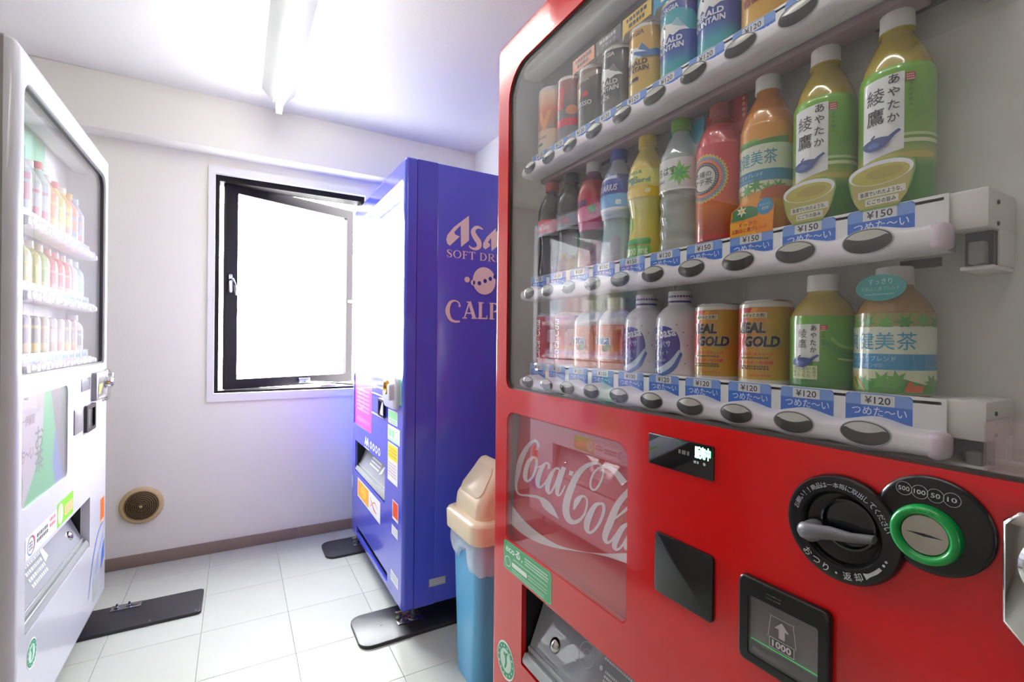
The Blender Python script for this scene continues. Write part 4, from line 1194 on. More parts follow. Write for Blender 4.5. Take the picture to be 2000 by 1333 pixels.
    o = drink('water_bottle', 'clear water bottle with green cap and green star flower label', 'bottle', G_MID, loc_of(4, 'mid'), [(.0265, 0), (.0315, .004), (.0322, .014), (.0302, .022), (.0320, .034), (.0300, .046), (.0320, .058), (.0300, .070), (.0320, .082), (.0300, .092), (.0326, .102), (.0326, .146), (.0300, .158), (.0212, .178), (.0150, .190), (.0135, .197)], body='pet_clear', cap=PETCAP, capcol=(110, 172, 50), slv=(.098, .147, lambda z: (216, 218, 216)), art=P)
    c = Print(); c.poly([(-34, 158), (-20, 156), (-20, 214), (-34, 212)], (44, 150, 186)); c.poly([(14, 150), (36, 152), (36, 176), (14, 176)], (226, 234, 232))
    card(o, 'promotion_card', [(-34, 150), (34, 150), (34, 214), (-34, 214)], c, .012, (40, 160, 186), 'teal card standing behind the bottle')
    P = Print()
    P.rect(-50, 60, 126, 152, (222, 214, 90)); P.text('AQUARIUS', -6, 147, 44, 6.5, (60, 150, 130), bold=.03); P.text('Vitamin', -8, 138, 34, 8, (70, 150, 140), bold=.03); P.text('guard', 12, 131.5, 36, 10, (70, 150, 140), bold=.03)
    P.rect(-50, 60, 104, 122, (226, 192, 26)); P.ell(26, 114, 5, 4.5, (238, 228, 170), 20)
    P.ell(-14, 62, 8, 15, (170, 196, 60), 20, .4)
    P.rect(-18, 32, 24, 34, (70, 166, 70), 3); P.rect(-18, 32, 4, 21, (110, 190, 80), 3); P.text('1000', -4, 12, 24, 12, (226, 240, 190), bold=.03); P.text('mg', 20, 11, 14, 9, (226, 240, 190), bold=.03)
    drink('sports_drink_bottle', 'yellow vitamin sports drink bottle with yellow cap', 'bottle', G_MID, loc_of(5, 'mid'), WAIST, bodycol=(216, 200, 96), cap=PETCAP, capcol=(222, 190, 70), slv=(.002, .163, ramp((0, (214, 190, 60)), (.05, (214, 196, 70)), (.1, (214, 210, 110)), (.163, (220, 186, 60)))), art=P)
    P = Print()
    P.rect(-50, 60, 124, 164, (44, 66, 168)); P.stroke([(-30, 148, 2), (-6, 158, 5), (24, 160, 7)], (206, 214, 236)); P.text('AQUARIUS', -2, 139, 54, 14, (226, 230, 244), bold=.02, shear=.2)
    P.rect(-50, 60, 104, 128, (66, 158, 218)); P.rect(22, 32, 108, 117, (206, 226, 240), 2); P.rect(-50, 60, 99, 104, (220, 226, 236))
    P.rect(-50, 60, 84, 99, (190, 202, 230))
    drink('sports_drink_bottle', 'blue sports drink bottle with blue cap on the middle shelf', 'bottle', G_MID, loc_of(6, 'mid'), WAIST, body='pet_blue', cap=PETCAP, capcol=(44, 76, 176), slv=(.086, .165, lambda z: (60, 96, 190)), art=P)
    P = Print()
    P.text('Fanta', -8, 132, 46, 22, (70, 44, 110), bold=.04, shear=.15); P.ell(10, 112, 14, 12, (206, 40, 100), 20); P.poly([(16, 122), (30, 126), (34, 112), (22, 108)], (60, 130, 60)); P.rect(-50, 60, 78, 92, (214, 120, 170))
    drink('grape_soda_bottle', 'magenta grape soda bottle with white cap', 'bottle', G_MID, loc_of(7, 'mid'), WAIST, bodycol=(120, 60, 96), cap=PETCAP, capcol=(214, 212, 212), slv=(.076, .178, ramp((.07, (180, 44, 110)), (.10, (206, 60, 110)), (.15, (176, 30, 50)))), art=P)
    for k, lab, col, wc, cc in ((8, 'dark cola bottle with black label on the middle shelf', (60, 62, 64), (206, 60, 56), (58, 60, 62)), (9, 'dark cola bottle with red label at the left end of the middle shelf', (206, 40, 44), (240, 226, 224), (200, 40, 40))):
        P = Print(); P.text('Coca-Cola', 0, 112, 50, 13, wc, bold=.01, shear=.3); P.rect(-50, 60, 92, 98, (150, 160, 164))
        drink('cola_bottle', lab, 'bottle', G_MID, loc_of(k, 'mid'), WAIST, bodycol=(48, 50, 52), cap=PETCAP, capcol=cc, slv=(.092, .128, lambda z, c_=col: c_), art=P)
    # ---------------- bottom shelf
    P = Print()
    for i, x in enumerate((-40, -26, -10, 6, 22, 38, 54)):
        P.star(x, 77 + (i % 3), 4, 9.5, 6, ((58, 138, 40), (90, 166, 54))[i % 2], .4 * i)
    P.rect(-56, 62, 45, 73, (210, 220, 200)); P.text('爽健美茶', -3, 58.5, 70, 18.5, (36, 150, 182), bold=.006)
    P.rect(-56, 62, 28.5, 45, (24, 136, 186)); P.text('すっきりブレンド', -7, 40, 44, 5.4, (206, 230, 240)); P.text('カフェインゼロ', -9, 33, 26, 4, (190, 222, 236))
    P.rect(-56, 62, 4, 28.5, (206, 216, 180)); P.poly([(-56, 4), (62, 4), (62, 18), (40, 14), (18, 20), (-6, 16), (-30, 20), (-56, 14)], (64, 142, 44))
    for x, y, r_ in ((4, 16, 12), (16, 18, 11), (-14, 13, 10), (48, 16, 10)):
        P.star(x, y, r_ * .45, r_, 7, (84, 160, 56), x * .1)
    P.stroke([(-24, 26, 1), (-20, 16, 3.5), (-12, 5, 1)], (206, 164, 60)); P.stroke([(-30, 26, 1), (-27, 14, 3.5), (-20, 5, 1)], (214, 140, 50))
    for i in range(9):
        P.ell(24 + (i % 4) * 3.6 + (i // 4), 8 + (i // 4) * 3.4, 2.3, 2.3, (206, 96, 40), 10)
    o = drink('blended_tea_bottle', 'small blended tea bottle wearing a teal oval neck tag, bottom shelf', 'bottle', G_LOW, loc_of(0, 'low'), SMALL, bodycol=(160, 124, 60), cap=SMALLCAP, capcol=(224, 224, 222), slv=(.003, .088, lambda z: (150, 150, 70) if z > .074 else (200, 210, 190)), art=P)
    c = Print(); c.text('すっきり', 0, 121.5, 22, 6, (176, 232, 226), bold=.01); c.text('五穀はと麦ブレンド', 0, 114, 35, 4.4, (150, 220, 214)); lines(c, -14, 14, 108, 2, 1, 1.6, (140, 214, 208), 2)
    card(o, 'neck_tag', circ(0, 115, 23, 14), c, -.0318, (30, 160, 158), 'teal oval neck tag', tilt=-.0)
    drink('tea_bottle', 'small green tea bottle with plain white cap on the bottom shelf', 'bottle', G_LOW, loc_of(1, 'low'), SMALL, bodycol=(176, 158, 66), cap=SMALLCAP, capcol=(226, 226, 224), slv=(.002, .088, ramp((0, (52, 130, 44)), (.03, (84, 156, 46)), (.088, (104, 178, 44)))), art=art_aya(False))
    for k, lab in ((2, 'orange energy drink can beside the small green tea bottle'), (3, 'orange energy drink can beside the white milk soda bottle')):
        P = Print()
        P.poly([(-44, 12), (-30, 12), (-6, 60), (8, 101), (-44, 101)], (206, 40, 52)); P.poly([(-36, 8), (-26, 8), (-2, 55), (-10, 55)], (228, 130, 150))
        P.poly([(2, 101), (10, 101), (-8, 58), (-14, 62)], (238, 160, 40)); P.poly([(14, 68), (48, 76), (30, 62)], (230, 130, 40)); P.poly([(8, 34), (60, 60), (60, 90), (34, 101), (22, 101)], (196, 158, 40))
        P.rect(-16, 20, 88, 95, (226, 214, 170)); P.text('シャキッと元気!', 1, 91.5, 34, 5.4, (46, 40, 40), bold=.03, shear=.15)
        P.text('REAL', 1, 75, 37, 15.5, (214, 206, 180), bold=.10, shear=.1); P.text('REAL', 1, 75, 36, 14.5, (36, 38, 44), bold=.06, shear=.1)
        P.text('GOLD', 14, 57, 43, 15.5, (214, 206, 180), bold=.10, shear=.15); P.text('GOLD', 14, 57, 42, 14.5, (36, 38, 44), bold=.06, shear=.15)
        P.poly([(-4, 66), (-8, 58), (-5, 58), (-14, 42), (-9, 53), (-12, 53), (-9, 66)], (216, 50, 44))
        P.text('エネルギーをチャージ!', 7, 40.5, 40, 4.6, (206, 40, 50), bold=.03); lines(P, -12, 24, 35.5, 3, 1, 2.2, (92, 84, 40), 3)
        P.text('エネルギーを持続', 7, 29.5, 40, 4.6, (206, 40, 50), bold=.03); lines(P, -12, 24, 24.5, 3, 2, 2.2, (92, 84, 40), 4); lines(P, 2, 26, 13, 2, 1, 2.4, (206, 110, 40), 5)
        drink('energy_drink_can', lab, 'can', G_LOW, loc_of(k, 'low'), CAN(.110, .0328), body='can_print', bodycol=(226, 224, 216), slv=(.007, .102, ramp((0, (196, 160, 50)), (.05, (216, 150, 36)), (.102, (206, 136, 34)))), art=P, lid=LIDOF(.110, .0328))
    for k, lab in ((4, 'white milk soda bottle with purple swirl beside the energy drink can'), (5, 'white milk soda bottle with purple swirl beside the orange soda')):
        P = Print()
        P.poly([(x, y) for x, y in crom([(-40, 2), (-10, 6), (16, 18), (26, 36), (27, 56), (20, 72), (4, 80), (-20, 79), (-40, 76)], 4)], (66, 62, 150))
        P.ribbon(crom([(-40, 12), (-10, 14), (12, 26), (26, 44)], 4), crom([(-40, 3), (-8, 4), (16, 14), (29, 38)], 4), (196, 214, 236))
        P.ribbon(crom([(-40, 5), (-8, 5), (14, 16), (28, 40)], 4), crom([(-40, -1), (-8, 0), (18, 10), (31, 36)], 4), (70, 110, 180))
        P.text('Ambasa', -5, 68, 52, 15, (226, 226, 240), bold=.03, rot=.18); P.text('アンバサ', -4, 50, 36, 10, (218, 220, 238), bold=.02, rot=.2); P.text('ホワイト', -2, 37, 26, 6, (190, 196, 190), bold=.02, rot=.2); P.text('乳性炭酸飲料', -6, 25, 26, 4, (190, 194, 220), bold=.01, rot=.15)
        for x, y in ((22, 82), (32, 70), (38, 50), (34, 22), (44, 64)):
            P.ell(x, y, .9, .9, (80, 50, 60), 8)
        o = drink('milk_soda_bottle', lab, 'bottle', G_LOW, loc_of(k, 'low'), ALU, body='bottle_white', cap=ALUCAP, capcol=(226, 224, 230), art=P)
        lpart('cap_band', MB().lathe([(.0183, .1182), (.0184, .1212)], 40, col=(60, 56, 140), caps=(False, False)), 'print', o, fix=False)
        pr = Print(); lines(pr, -30, 40, 128, 2, 1, 3.2, (70, 66, 140), 6)
        lpart('cap_print', Print().merge(pr, k=.001).wrap(lambda z: .0180, .018), 'print', o, **PM)
        if k == 4:
            tg = MB().tube([(-.004, .008, .136), (-.004, .009, .146), (-.003, .012, .152)], .0012, 6); tg.tube([(-.004, .006, .136), (-.004, -.002, .146), (-.004, -.006, .147)], .0012, 6)
            lpart('cap_tie', tg, 'strip_white', o)
    for k, lab in ((6, 'orange soda bottle beside the milk soda bottle'), (7, 'orange soda bottle beside the red cola cans')):
        P = Print(); P.text('Fanta', -6, 58, 48, 20, (226, 234, 244), bold=.08, shear=.1); P.text('Fanta', -6, 58, 46, 18, (40, 66, 140), bold=.04, shear=.1)
        P.ell(-8, 42, 8, 7, (226, 60, 40), 18); P.ell(10, 43, 10, 6, (64, 110, 62), 18, .3); P.rect(-56, 60, 22, 30, (238, 176, 160))
        drink('orange_soda_bottle', lab, 'bottle', G_LOW, loc_of(k, 'low'), ALU, body='bottle_white', cap=ALUCAP, capcol=(230, 226, 214), slv=(.004, .086, ramp((0, (226, 150, 110)), (.03, (226, 120, 70)), (.086, (224, 110, 44)))), art=P)
    for k, lab in ((8, 'red cola can beside the orange soda'), (9, 'red cola can at the left end of the bottom shelf')):
        P = Print(); P.text('Coca-Cola', -6, 58, 88, 22, (238, 226, 226), bold=.01, shear=.3, rot=math.pi / 2); P.rect(20, 56, 8, 100, (176, 36, 56)); P.rect(24, 52, 52, 80, (214, 140, 160), 3)
        drink('cola_can', lab, 'can', G_LOW, loc_of(k, 'low'), CAN(.116, .0330), body='can_print', bodycol=(214, 206, 206), slv=(.006, .109, lambda z: (204, 44, 62)), art=P, lid=LIDOF(.116, .0330))
    # ---------------- top shelf, from the right
    def mountain(P, y0, c1, c2, k=1.0):
        P.poly([(-34, y0), (-22, y0 + 10), (-17, y0 + 16), (-10, y0 + 27), (-3, y0 + 22), (8, y0 + 18), (16, y0 + 25), (26, y0 + 10), (34, y0 + 4), (20, y0 + 4), (10, y0 - 1), (4, y0 + 4), (-2, y0 - 4), (-8, y0 + 4), (-16, y0 - 5), (-22, y0 + 2)], c1)
        P.poly([(8, y0 + 16), (15, y0 + 25), (24, y0 + 14), (30, y0 + 8), (20, y0 + 10)], c2)
        P.poly([(-9, y0 + 18), (-6, y0 + 22), (-4, y0 + 14)], (60, 60, 66))
    H = .1225
    def coffee(k, lab, cf, art, cardpts=None, cardcol=None, cardtxt=None, H=H, R=.0335, tc=(46, 44, 40)):
        o = drink('coffee_can', lab, 'can', G_TOP, loc_of(k, 'top'), CAN(H, R), body='can_print', bodycol=(206, 204, 198), slv=(.005, H - .008, cf), art=art, lid=LIDOF(H, R))
        if cardcol:
            top = H * 1000
            c = Print()
            if cardtxt:
                lines(c, -24, 26, top + 21, 5, 1, 6.5, tc, k)
                if cardtxt[1]:
                    c.text(cardtxt[1], 2, top + 10, 40, 8, tc, bold=.02)
                else:
                    lines(c, -18, 22, top + 10, 5, 1, 6.5, tc, k + 20)
            card(o, 'promotion_card', [(-34, top - 8), (-28, top + 2), (34, top + 2), (34, top + 29), (-34, top + 29)], c, -.0300, cardcol, None)
        return o
    def emerald(ink, name2='EMERALD', third=None, c1=(226, 230, 232), c2=(150, 190, 206)):
        P = Print()
        P.text('GEORGIA', -4, 106, 44, 8, ink, bold=.03, rot=.02)
        mountain(P, 62, c1, c2)
        P.text('EMERALD', -3, 55, 54, 9, ink, bold=.04); P.text('MOUNTAIN', -3, 44, 58, 9, ink, bold=.04)
        if third:
            P.text(third, -4, 28, 28, 7, ink, bold=.03)
        return P
    bluef = ramp((0, (64, 178, 170)), (.02, (40, 150, 176)), (.04, (46, 80, 172)), (.075, (44, 64, 160)), (.115, (52, 68, 160)))
    for k, lab in ((2, 'blue mountain coffee can, right one of the two'), (3, 'blue mountain coffee can, second from right in view'), (4, 'blue mountain coffee can beside the gold coffee can')):
        if k == 2:
            P = Print(); P.rect(-56, 60, 60, 70, (186, 40, 40)); P.text('GEORGIA', -4, 90, 44, 9, (240, 230, 210), bold=.03); P.text('微糖', -4, 34, 26, 12, (150, 40, 30), bold=.03)
            coffee(k, 'gold and red coffee can at the right end of the visible top shelf', ramp((0, (214, 168, 60)), (.06, (206, 150, 50)), (.062, (206, 80, 40)), (.115, (196, 60, 40))), P)
        else:
            a = emerald((222, 228, 238))
            a.items.insert(0, (np.array([(-60, 66), (60, 66), (40, 96), (10, 104), (-30, 98)]), [(0, 1, 2, 3, 4)], (44, 160, 176), 0))
            coffee(k, lab, bluef, a, None, (44, 150, 190), ('x', None), tc=(230, 240, 244))
    a = emerald((60, 52, 40), third='微糖', c2=(60, 110, 170)); a.stroke([(0, 74, 4), (20, 66, 9), (40, 68, 12), (56, 66, 8)], (58, 108, 168))
    coffee(5, 'gold mountain coffee can under a yellow card', ramp((0, (206, 178, 84)), (.1, (204, 158, 62))), a, True, (222, 186, 60), ('x', None))
    a = emerald((212, 212, 210), third='BLACK', c2=(120, 124, 126))
    coffee(6, 'black mountain coffee can under a dark grey card', ramp((0, (120, 124, 122)), (.02, (110, 114, 112)), (.04, (64, 68, 70)), (.115, (60, 64, 68))), a, True, (74, 76, 80), ('すっきり香り', 'ブラック'), tc=(206, 208, 208))
    P = Print(); P.text('GEORGIA', -4, 96, 44, 9, (190, 186, 180), bold=.03); P.ell(-14, 70, 12, 15, (214, 190, 150), 24); P.ell(10, 66, 7, 6, (196, 50, 40), 18); P.text('ESPRESSO', -2, 48, 52, 9, (206, 204, 200), bold=.02); P.poly([(-40, 78), (60, 108), (60, 116), (-40, 92)], (150, 140, 120))
    coffee(7, 'dark brown espresso coffee can under an orange card', ramp((0, (120, 128, 122)), (.03, (90, 96, 96)), (.06, (66, 66, 66)), (.115, (120, 84, 70))), P, True, (226, 150, 100), ('x', None))
    P = Print(); P.rect(-56, 60, 30, 46, (214, 50, 76)); P.poly([(-10, 70), (-2, 112), (14, 112), (10, 66)], (206, 70, 70)); P.ell(30, 62, 14, 10, (206, 120, 70), 20)
    coffee(8, 'grey and red coffee can, second from the left end of the top shelf', ramp((0, (150, 150, 152)), (.03, (120, 120, 124)), (.07, (110, 100, 104)), (.115, (150, 90, 84))), P, H=.135)
    P = Print(); P.text('W', 0, 70, 56, 44, (226, 150, 70), bold=.05); P.text('CAFE AU LAIT', -2, 34, 40, 6, (110, 96, 80), bold=.02); P.rect(-8, 8, 16, 22, (120, 110, 100))
    coffee(9, 'tall orange milk coffee can at the left end of the top shelf', ramp((0, (214, 206, 194)), (.05, (220, 190, 160)), (.052, (150, 130, 110)), (.09, (214, 120, 70)), (.13, (222, 190, 160))), P, H=.146)
make_red_drinks()
# ------------------------------------------------------------------ white vending machine
WXF = -0.453
FW = Frame((WXF, 1.563, 0), (0, 1, 0), (0, 0, 1), (1, 0, 0))
WW = 0.930
wa = lambda y: y - 1.563
w_open = rrect(wa(1.600), wa(2.432), 1.016, 1.744, .016, 5, .045)
w_ad = rrect(wa(1.604), wa(1.968), .688, .968, .020, 5)
w_disp = rrect(wa(1.632), wa(2.238), .366, .545, .004, 3)
white, wdoor, wcab = shell('vending_machine', 'white drinks vending machine on the left, facing the red one', FW, WW, .090, 1.828, .72, .026, [w_open, w_ad, w_disp], 'white_paint', 'grey_side', edge='grey_side')
win_ = lambda o, d: [(a + (d if a < WW / 2 else -d), b + (d if b < 1.38 else -d)) for a, b in o]
part('gasket', plate(FW, w_open, [win_(w_open, .006)], -.026, -.006), 'black_matt', white, smooth=False)
pane(FW, white, win_(w_open, .004), -.0148, -.0108)
WB = -.120
cavity(FW, white, wa(1.582), wa(2.450), 1.006, 1.770, -.0265, WB, 'inner_white')
part('back_card', MB().fbox(FW, wa(1.590), wa(2.20), 1.45, 1.768, WB, WB + .002), mat('mint', (120, 196, 162), .6), white)
lt = part('lamp_bar', MB().fbox(FW, wa(1.60), wa(2.42), 1.742, 1.768, -.095, -.045, .008), mat('bar_grey', (176, 178, 178), .4), white, ang=50)
part('light_tube', MB().tube([FW.pt(wa(1.628), 1.024, -.052), FW.pt(wa(1.632), 1.20, -.050), FW.pt(wa(1.630), 1.40, -.052), FW.pt(wa(1.634), 1.60, -.052)], .0065, 10), 'case_light', white)
WCOLS = [wa(1.748 + .0752 * k) for k in range(9)]
WZ = {'top': 1.4235, 'mid': 1.2275, 'low': 1.0305}
for z in WZ.values():
    shelf(FW, white, WCOLS, z, wa(1.702), wa(2.412), -.018, -.044, WB, ['120'] * 9, dark=(176, 178, 180), light=(232, 232, 230), cap_at='left', brackets=False, txt=False, cap='clip_smoke')

TINYPET = [(.0265, 0), (.0318, .005), (.0325, .05), (.0325, .098), (.0300, .112), (.0200, .130), (.0140, .142), (.0130, .148)]
TINYS = [(.0290, 0), (.0325, .005), (.0328, .05), (.0325, .080), (.0280, .094), (.0180, .106), (.0150, .112)]
def small_drink(name, label, cat, grp, k, shelf_, prof, body, label_col, band, capcol=None, caph=.018):
    q = FW.pt(WCOLS[k], 0, -.079)
    root = thing(name, label, cat, (q[0], q[1], WZ[shelf_] + .0366), grp)
    sp = smoothp(prof); top = sp[-1][1]
    lpart('body', MB().lathe(sp, 24, col=body), 'liquid', root, ang=60)
    if label_col:
        h = top * (.92 if capcol is None else .66)
        lpart('label', sleeve(sp, .006, h, bands((h * .28, band), (h * .72, label_col), (h * .8, band), (h, label_col)), 24, step=h / 12), 'print_gloss', root, ang=80)
    if capcol:
        lpart('cap', ridged_cap(top - .003, top + caph, sp[-1][0] + .0025, capcol, 24), 'cap', root)
    else:
        lpart('lid', MB().lathe(LIDOF(top, max(p[0] for p in sp)), 24), 'metal_lid', root)
    return root
ORD = ['at the near end', 'second from the near end', 'third from the near end', 'fourth from the near end', 'fifth from the near end', 'sixth from the near end', 'seventh from the near end', 'eighth from the near end', 'at the far end']
top_specs = [('bottle', 'green and purple', (120, 190, 150), (90, 170, 90), (210, 60, 110), (200, 190, 220)), ('bottle', 'clear red-capped', (190, 206, 214), (204, 120, 150), (180, 200, 214), (220, 60, 96)), ('bottle', 'clear white-capped', (190, 208, 206), (196, 206, 214), (206, 120, 150), (232, 228, 232)),
             ('bottle', 'pale blue red-capped', (180, 200, 206), (190, 206, 218), (200, 130, 160), (220, 60, 90)), ('bottle', 'orange', (232, 160, 110), (236, 150, 90), (240, 200, 120), (236, 220, 226)), ('bottle', 'yellow-green tea', (214, 216, 120), (190, 206, 110), (226, 226, 160), (220, 70, 80)),
             ('bottle', 'amber tea', (226, 180, 90), (238, 196, 80), (230, 120, 100), (236, 230, 220)), ('bottle', 'red and blue', (214, 150, 120), (222, 110, 96), (110, 150, 214), (236, 180, 80)), ('bottle', 'blue and pink', (190, 190, 224), (120, 140, 214), (226, 90, 130), (170, 190, 230))]
mid_specs = [('bottle', 'dark green', (70, 150, 110), (60, 170, 120), (200, 60, 120), (180, 170, 150)), ('bottle', 'pale yellow-green', (206, 206, 130), (196, 206, 140), (226, 214, 100), (226, 220, 206)), ('bottle', 'yellow tea', (200, 196, 110), (186, 196, 120), (214, 196, 120), (228, 214, 200)),
             ('bottle', 'light green tea', (176, 196, 110), (160, 192, 120), (206, 206, 150), (226, 210, 200)), ('bottle', 'red-labelled', (206, 120, 110), (214, 84, 92), (232, 170, 170), (214, 130, 120)), ('bottle', 'bright red', (214, 90, 90), (222, 70, 84), (236, 180, 180), (222, 160, 150)),
             ('bottle', 'red and cream', (216, 120, 100), (214, 80, 100), (226, 190, 150), (226, 206, 200)), ('bottle', 'lilac', (206, 196, 216), (206, 190, 214), (224, 214, 226), (226, 220, 230)), ('bottle', 'sky blue', (170, 200, 226), (140, 196, 232), (190, 190, 224), (214, 220, 236))]
low_specs = [('bottle', 'dark purple red-labelled', (76, 66, 110), (206, 50, 90), (190, 200, 224), (120, 110, 150)), ('can', 'gold and grey', (186, 180, 176), (150, 146, 160), (214, 196, 130), None), ('can', 'brown and gold', (180, 170, 160), (146, 140, 150), (222, 202, 130), None),
             ('can', 'tan coffee', (190, 176, 160), (180, 164, 150), (210, 190, 150), None), ('can', 'silver', (206, 202, 200), (206, 202, 204), (190, 170, 160), None), ('can', 'cream coffee', (206, 196, 186), (196, 184, 176), (206, 160, 140), None),
             ('can', 'orange and grey', (190, 160, 150), (160, 140, 150), (222, 180, 120), None), ('can', 'copper', (186, 150, 150), (170, 140, 150), (214, 160, 120), None), ('bottle', 'silver-shouldered dark', (200, 200, 206), (120, 124, 136), (190, 190, 196), (224, 224, 228))]
for shelf_, specs, word, prof in (('top', top_specs, 'top', TINYPET), ('mid', mid_specs, 'middle', TINYS), ('low', low_specs, 'bottom', TINYS)):
    for k, (cat, look, bc, lc, bd, cc) in enumerate(specs):
        pf = prof
        if cat == 'can':
            pf = CAN(.108, .0325)
        if shelf_ == 'top' and k in (0, 1, 3):
            pf = [(r_, z * 1.12) for r_, z in TINYPET]
        small_drink('drink_' + cat, look + ' drink ' + cat + ' ' + ORD[k] + " of the white machine's " + word + ' shelf', cat, "drinks in the white machine's " + word + ' row', k, shelf_, pf, bc, lc, bd, cc)

# advertising panel of the white machine
part('poster_board', MB().prism(FW, rrect(wa(1.6035), wa(1.9685), .6875, .9685, .020, 5), -.010, -.0042), 'black_matt', white)
P = Print()
a0, a1 = wa(1.604), wa(1.968)
P.rect(a0, a1, .685, .972, (216, 230, 240))
P.poly([(a0 + .02, .685), (a0 + .10, .76), (a0 + .16, .86), (a0 + .175, .972), (a0 + .225, .972), (a0 + .27, .88), (a0 + .245, .75), (a0 + .27, .685)], (60, 232, 150))
P.poly([(a0 + .27, .685), (a0 + .245, .75), (a0 + .262, .85), (a0 + .30, .80), (a0 + .345, .685)], (110, 160, 236))
P.poly([(a0 + .225, .972), (a0 + .262, .86), (a0 + .345, .685), (a1, .685), (a1, .972)], (120, 140, 150)); P.poly([(a0 + .31, .972), (a0 + .34, .82), (a1, .76), (a1, .972)], (40, 130, 90))
P.stroke([(a0, .80, .01), (a0 + .012, .75, .026), (a0 + .01, .70, .012)], (178, 200, 150))
P.text('一伊藤園', a0 + .055, .905, .085, .026, (104, 110, 124), bold=.01)
P.text('お〜い', a0 + .05, .820, .085, .036, (104, 110, 128), bold=.02)
P.vtext('お茶', a0 + .135, .880, .062, .062, (104, 112, 128), .012)
part('poster', P.flat(FW, -.0040, .00002), 'print_gloss', white, label='pale poster with green swoosh and brush lettering', **PM)
pane(FW, white, [(a + (.002 if a < wa(1.78) else -.002), b + (.002 if b < .82 else -.002)) for a, b in w_ad], -.0030, -.0010, 'acrylic', 'poster_cover')

# payment side
cbx = part('coin_box', MB().prism(FW, rrect(wa(2.243), wa(2.400), .886, .988, .006, 4), 0, .016, .004), mat('box_grey', (150, 148, 152), .3, metal=.4), white)
P = Print(); P.rect(wa(2.262), wa(2.335), .905, .968, (40, 36, 44), .006); P.poly([(wa(2.266), .908), (wa(2.275), .943), (wa(2.33), .946), (wa(2.29), .908)], (238, 160, 40)); lines(P, wa(2.27), wa(2.36), .895, .01, 1, .005, (214, 214, 216), 3)
part('coin_box_print', P.flat(FW, .0164), 'print', cbx, **PM)
ch = MB().lathe([(.020, .016), (.020, .034), (.014, .040), (.0005, .041)], 24, (wa(2.375), .945, 0), F=FW)
part('return_knob', ch, 'chrome', cbx)
wl = part('lock_handle', MB().prism(FW, rrect(wa(2.408), wa(2.462), .868, .992, .016, 5), 0, .014, .005), 'chrome', white, ang=50)
part('key_barrel', MB().lathe([(.016, .014), (.016, .026), (.012, .030), (.0005, .030)], 24, (wa(2.435), .962, 0), F=FW), 'steel', wl)
part('display', MB().prism(FW, rrect(wa(2.113), wa(2.218), .932, .976, .003, 2), 0, .002, .0006), mat('lcd_grey', (140, 140, 148), .15), white)
part('reader_panel', MB().prism(FW, rrect(wa(2.030), wa(2.121), .800, .882, .005, 3), 0, .003, .001), mat('panel_grey', (138, 134, 138), .3), white)
bs = part('banknote_slot', plate(FW, rrect(wa(2.148), wa(2.268), .787, .880, .008, 4), [rrect(wa(2.166), wa(2.254), .800, .866, .004, 3)], .0005, .009), 'black_plastic', white, smooth=False)
part('slot_tray', MB().prism(FW, rrect(wa(2.166), wa(2.254), .800, .866, .004, 3), .0006, .003), 'steel', bs)
# stickers
P = Print(); P.rect(wa(1.876), wa(2.033), .556, .626, (132, 208, 52)); P.ell(wa(1.905), .590, .024, .030, (232, 242, 226), 24); P.rect(wa(1.945), wa(2.026), .570, .602, (246, 186, 130), .006); P.stroke([(wa(1.895), .575, .006), (wa(1.905), .600, .01), (wa(1.92), .612, .005)], (190, 220, 120))
part('green_sticker', P.flat(FW), 'print', white, label='small bright green sticker', **PM)
P = Print(); P.rect(wa(1.632), wa(1.872), .556, .614, (238, 240, 242)); P.ring(wa(1.668), .584, .020, .025, (120, 150, 190)); P.stroke([(wa(1.676), .607, .004), (wa(1.692), .596, .006), (wa(1.694), .576, .005), (wa(1.68), .563, .003)], (214, 70, 70))
lines(P, wa(1.655), wa(1.685), .592, .008, 3, .005, (110, 112, 120), 5); lines(P, wa(1.71), wa(1.80), .594, .014, 2, .010, (96, 92, 98), 6); lines(P, wa(1.81), wa(1.862), .602, .016, 2, .010, (222, 120, 140), 7)
part('notice_sticker', P.flat(FW), 'print', white, **PM)
P = Print(); P.rect(wa(2.392), wa(2.448), .408, .490, (236, 110, 24)); P.rect(wa(2.398), wa(2.442), .394, .408, (246, 200, 160))
part('orange_sticker', P.flat(FW), 'print', white, **PM)
P = Print(); P.stroke([(wa(2.225), .185, .006), (wa(2.285), .30, .012), (wa(2.36), .372, .010), (wa(2.43), .392, .006)], (96, 136, 206)); P.stroke([(wa(2.31), .19, .006), (wa(2.36), .28, .02), (wa(2.44), .345, .012)], (150, 180, 226)); P.poly([(wa(2.40), .22), (wa(2.455), .25), (wa(2.455), .32), (wa(2.42), .29)], (60, 110, 200))
part('blue_ribbon', P.flat(FW), 'print', white, label='blue ribbon decoration', **PM)
P = Print(); P.rect(wa(2.287), wa(2.356), .143, .240, (176, 184, 180))
part('grey_sticker', P.flat(FW), 'print', white, **PM)
eco_seal(FW, wa(1.682), .302, .038, white)
wf, TW, WL = dispenser(FW, white, wa(1.632), wa(2.238), .366, .545, .085, (wa(1.70), wa(2.16)))
P = Print(); lines(P, wa(1.80), wa(1.93), WL * .72, .018, 4, .010, (214, 216, 218), 4); P.poly([(wa(1.93), WL * .5), (wa(1.965), WL * .55), (wa(1.95), WL * .86), (wa(1.935), WL * .82)], (226, 228, 230))
part('flap_print', P.flat(TW, .0004), 'print', wf, **PM)

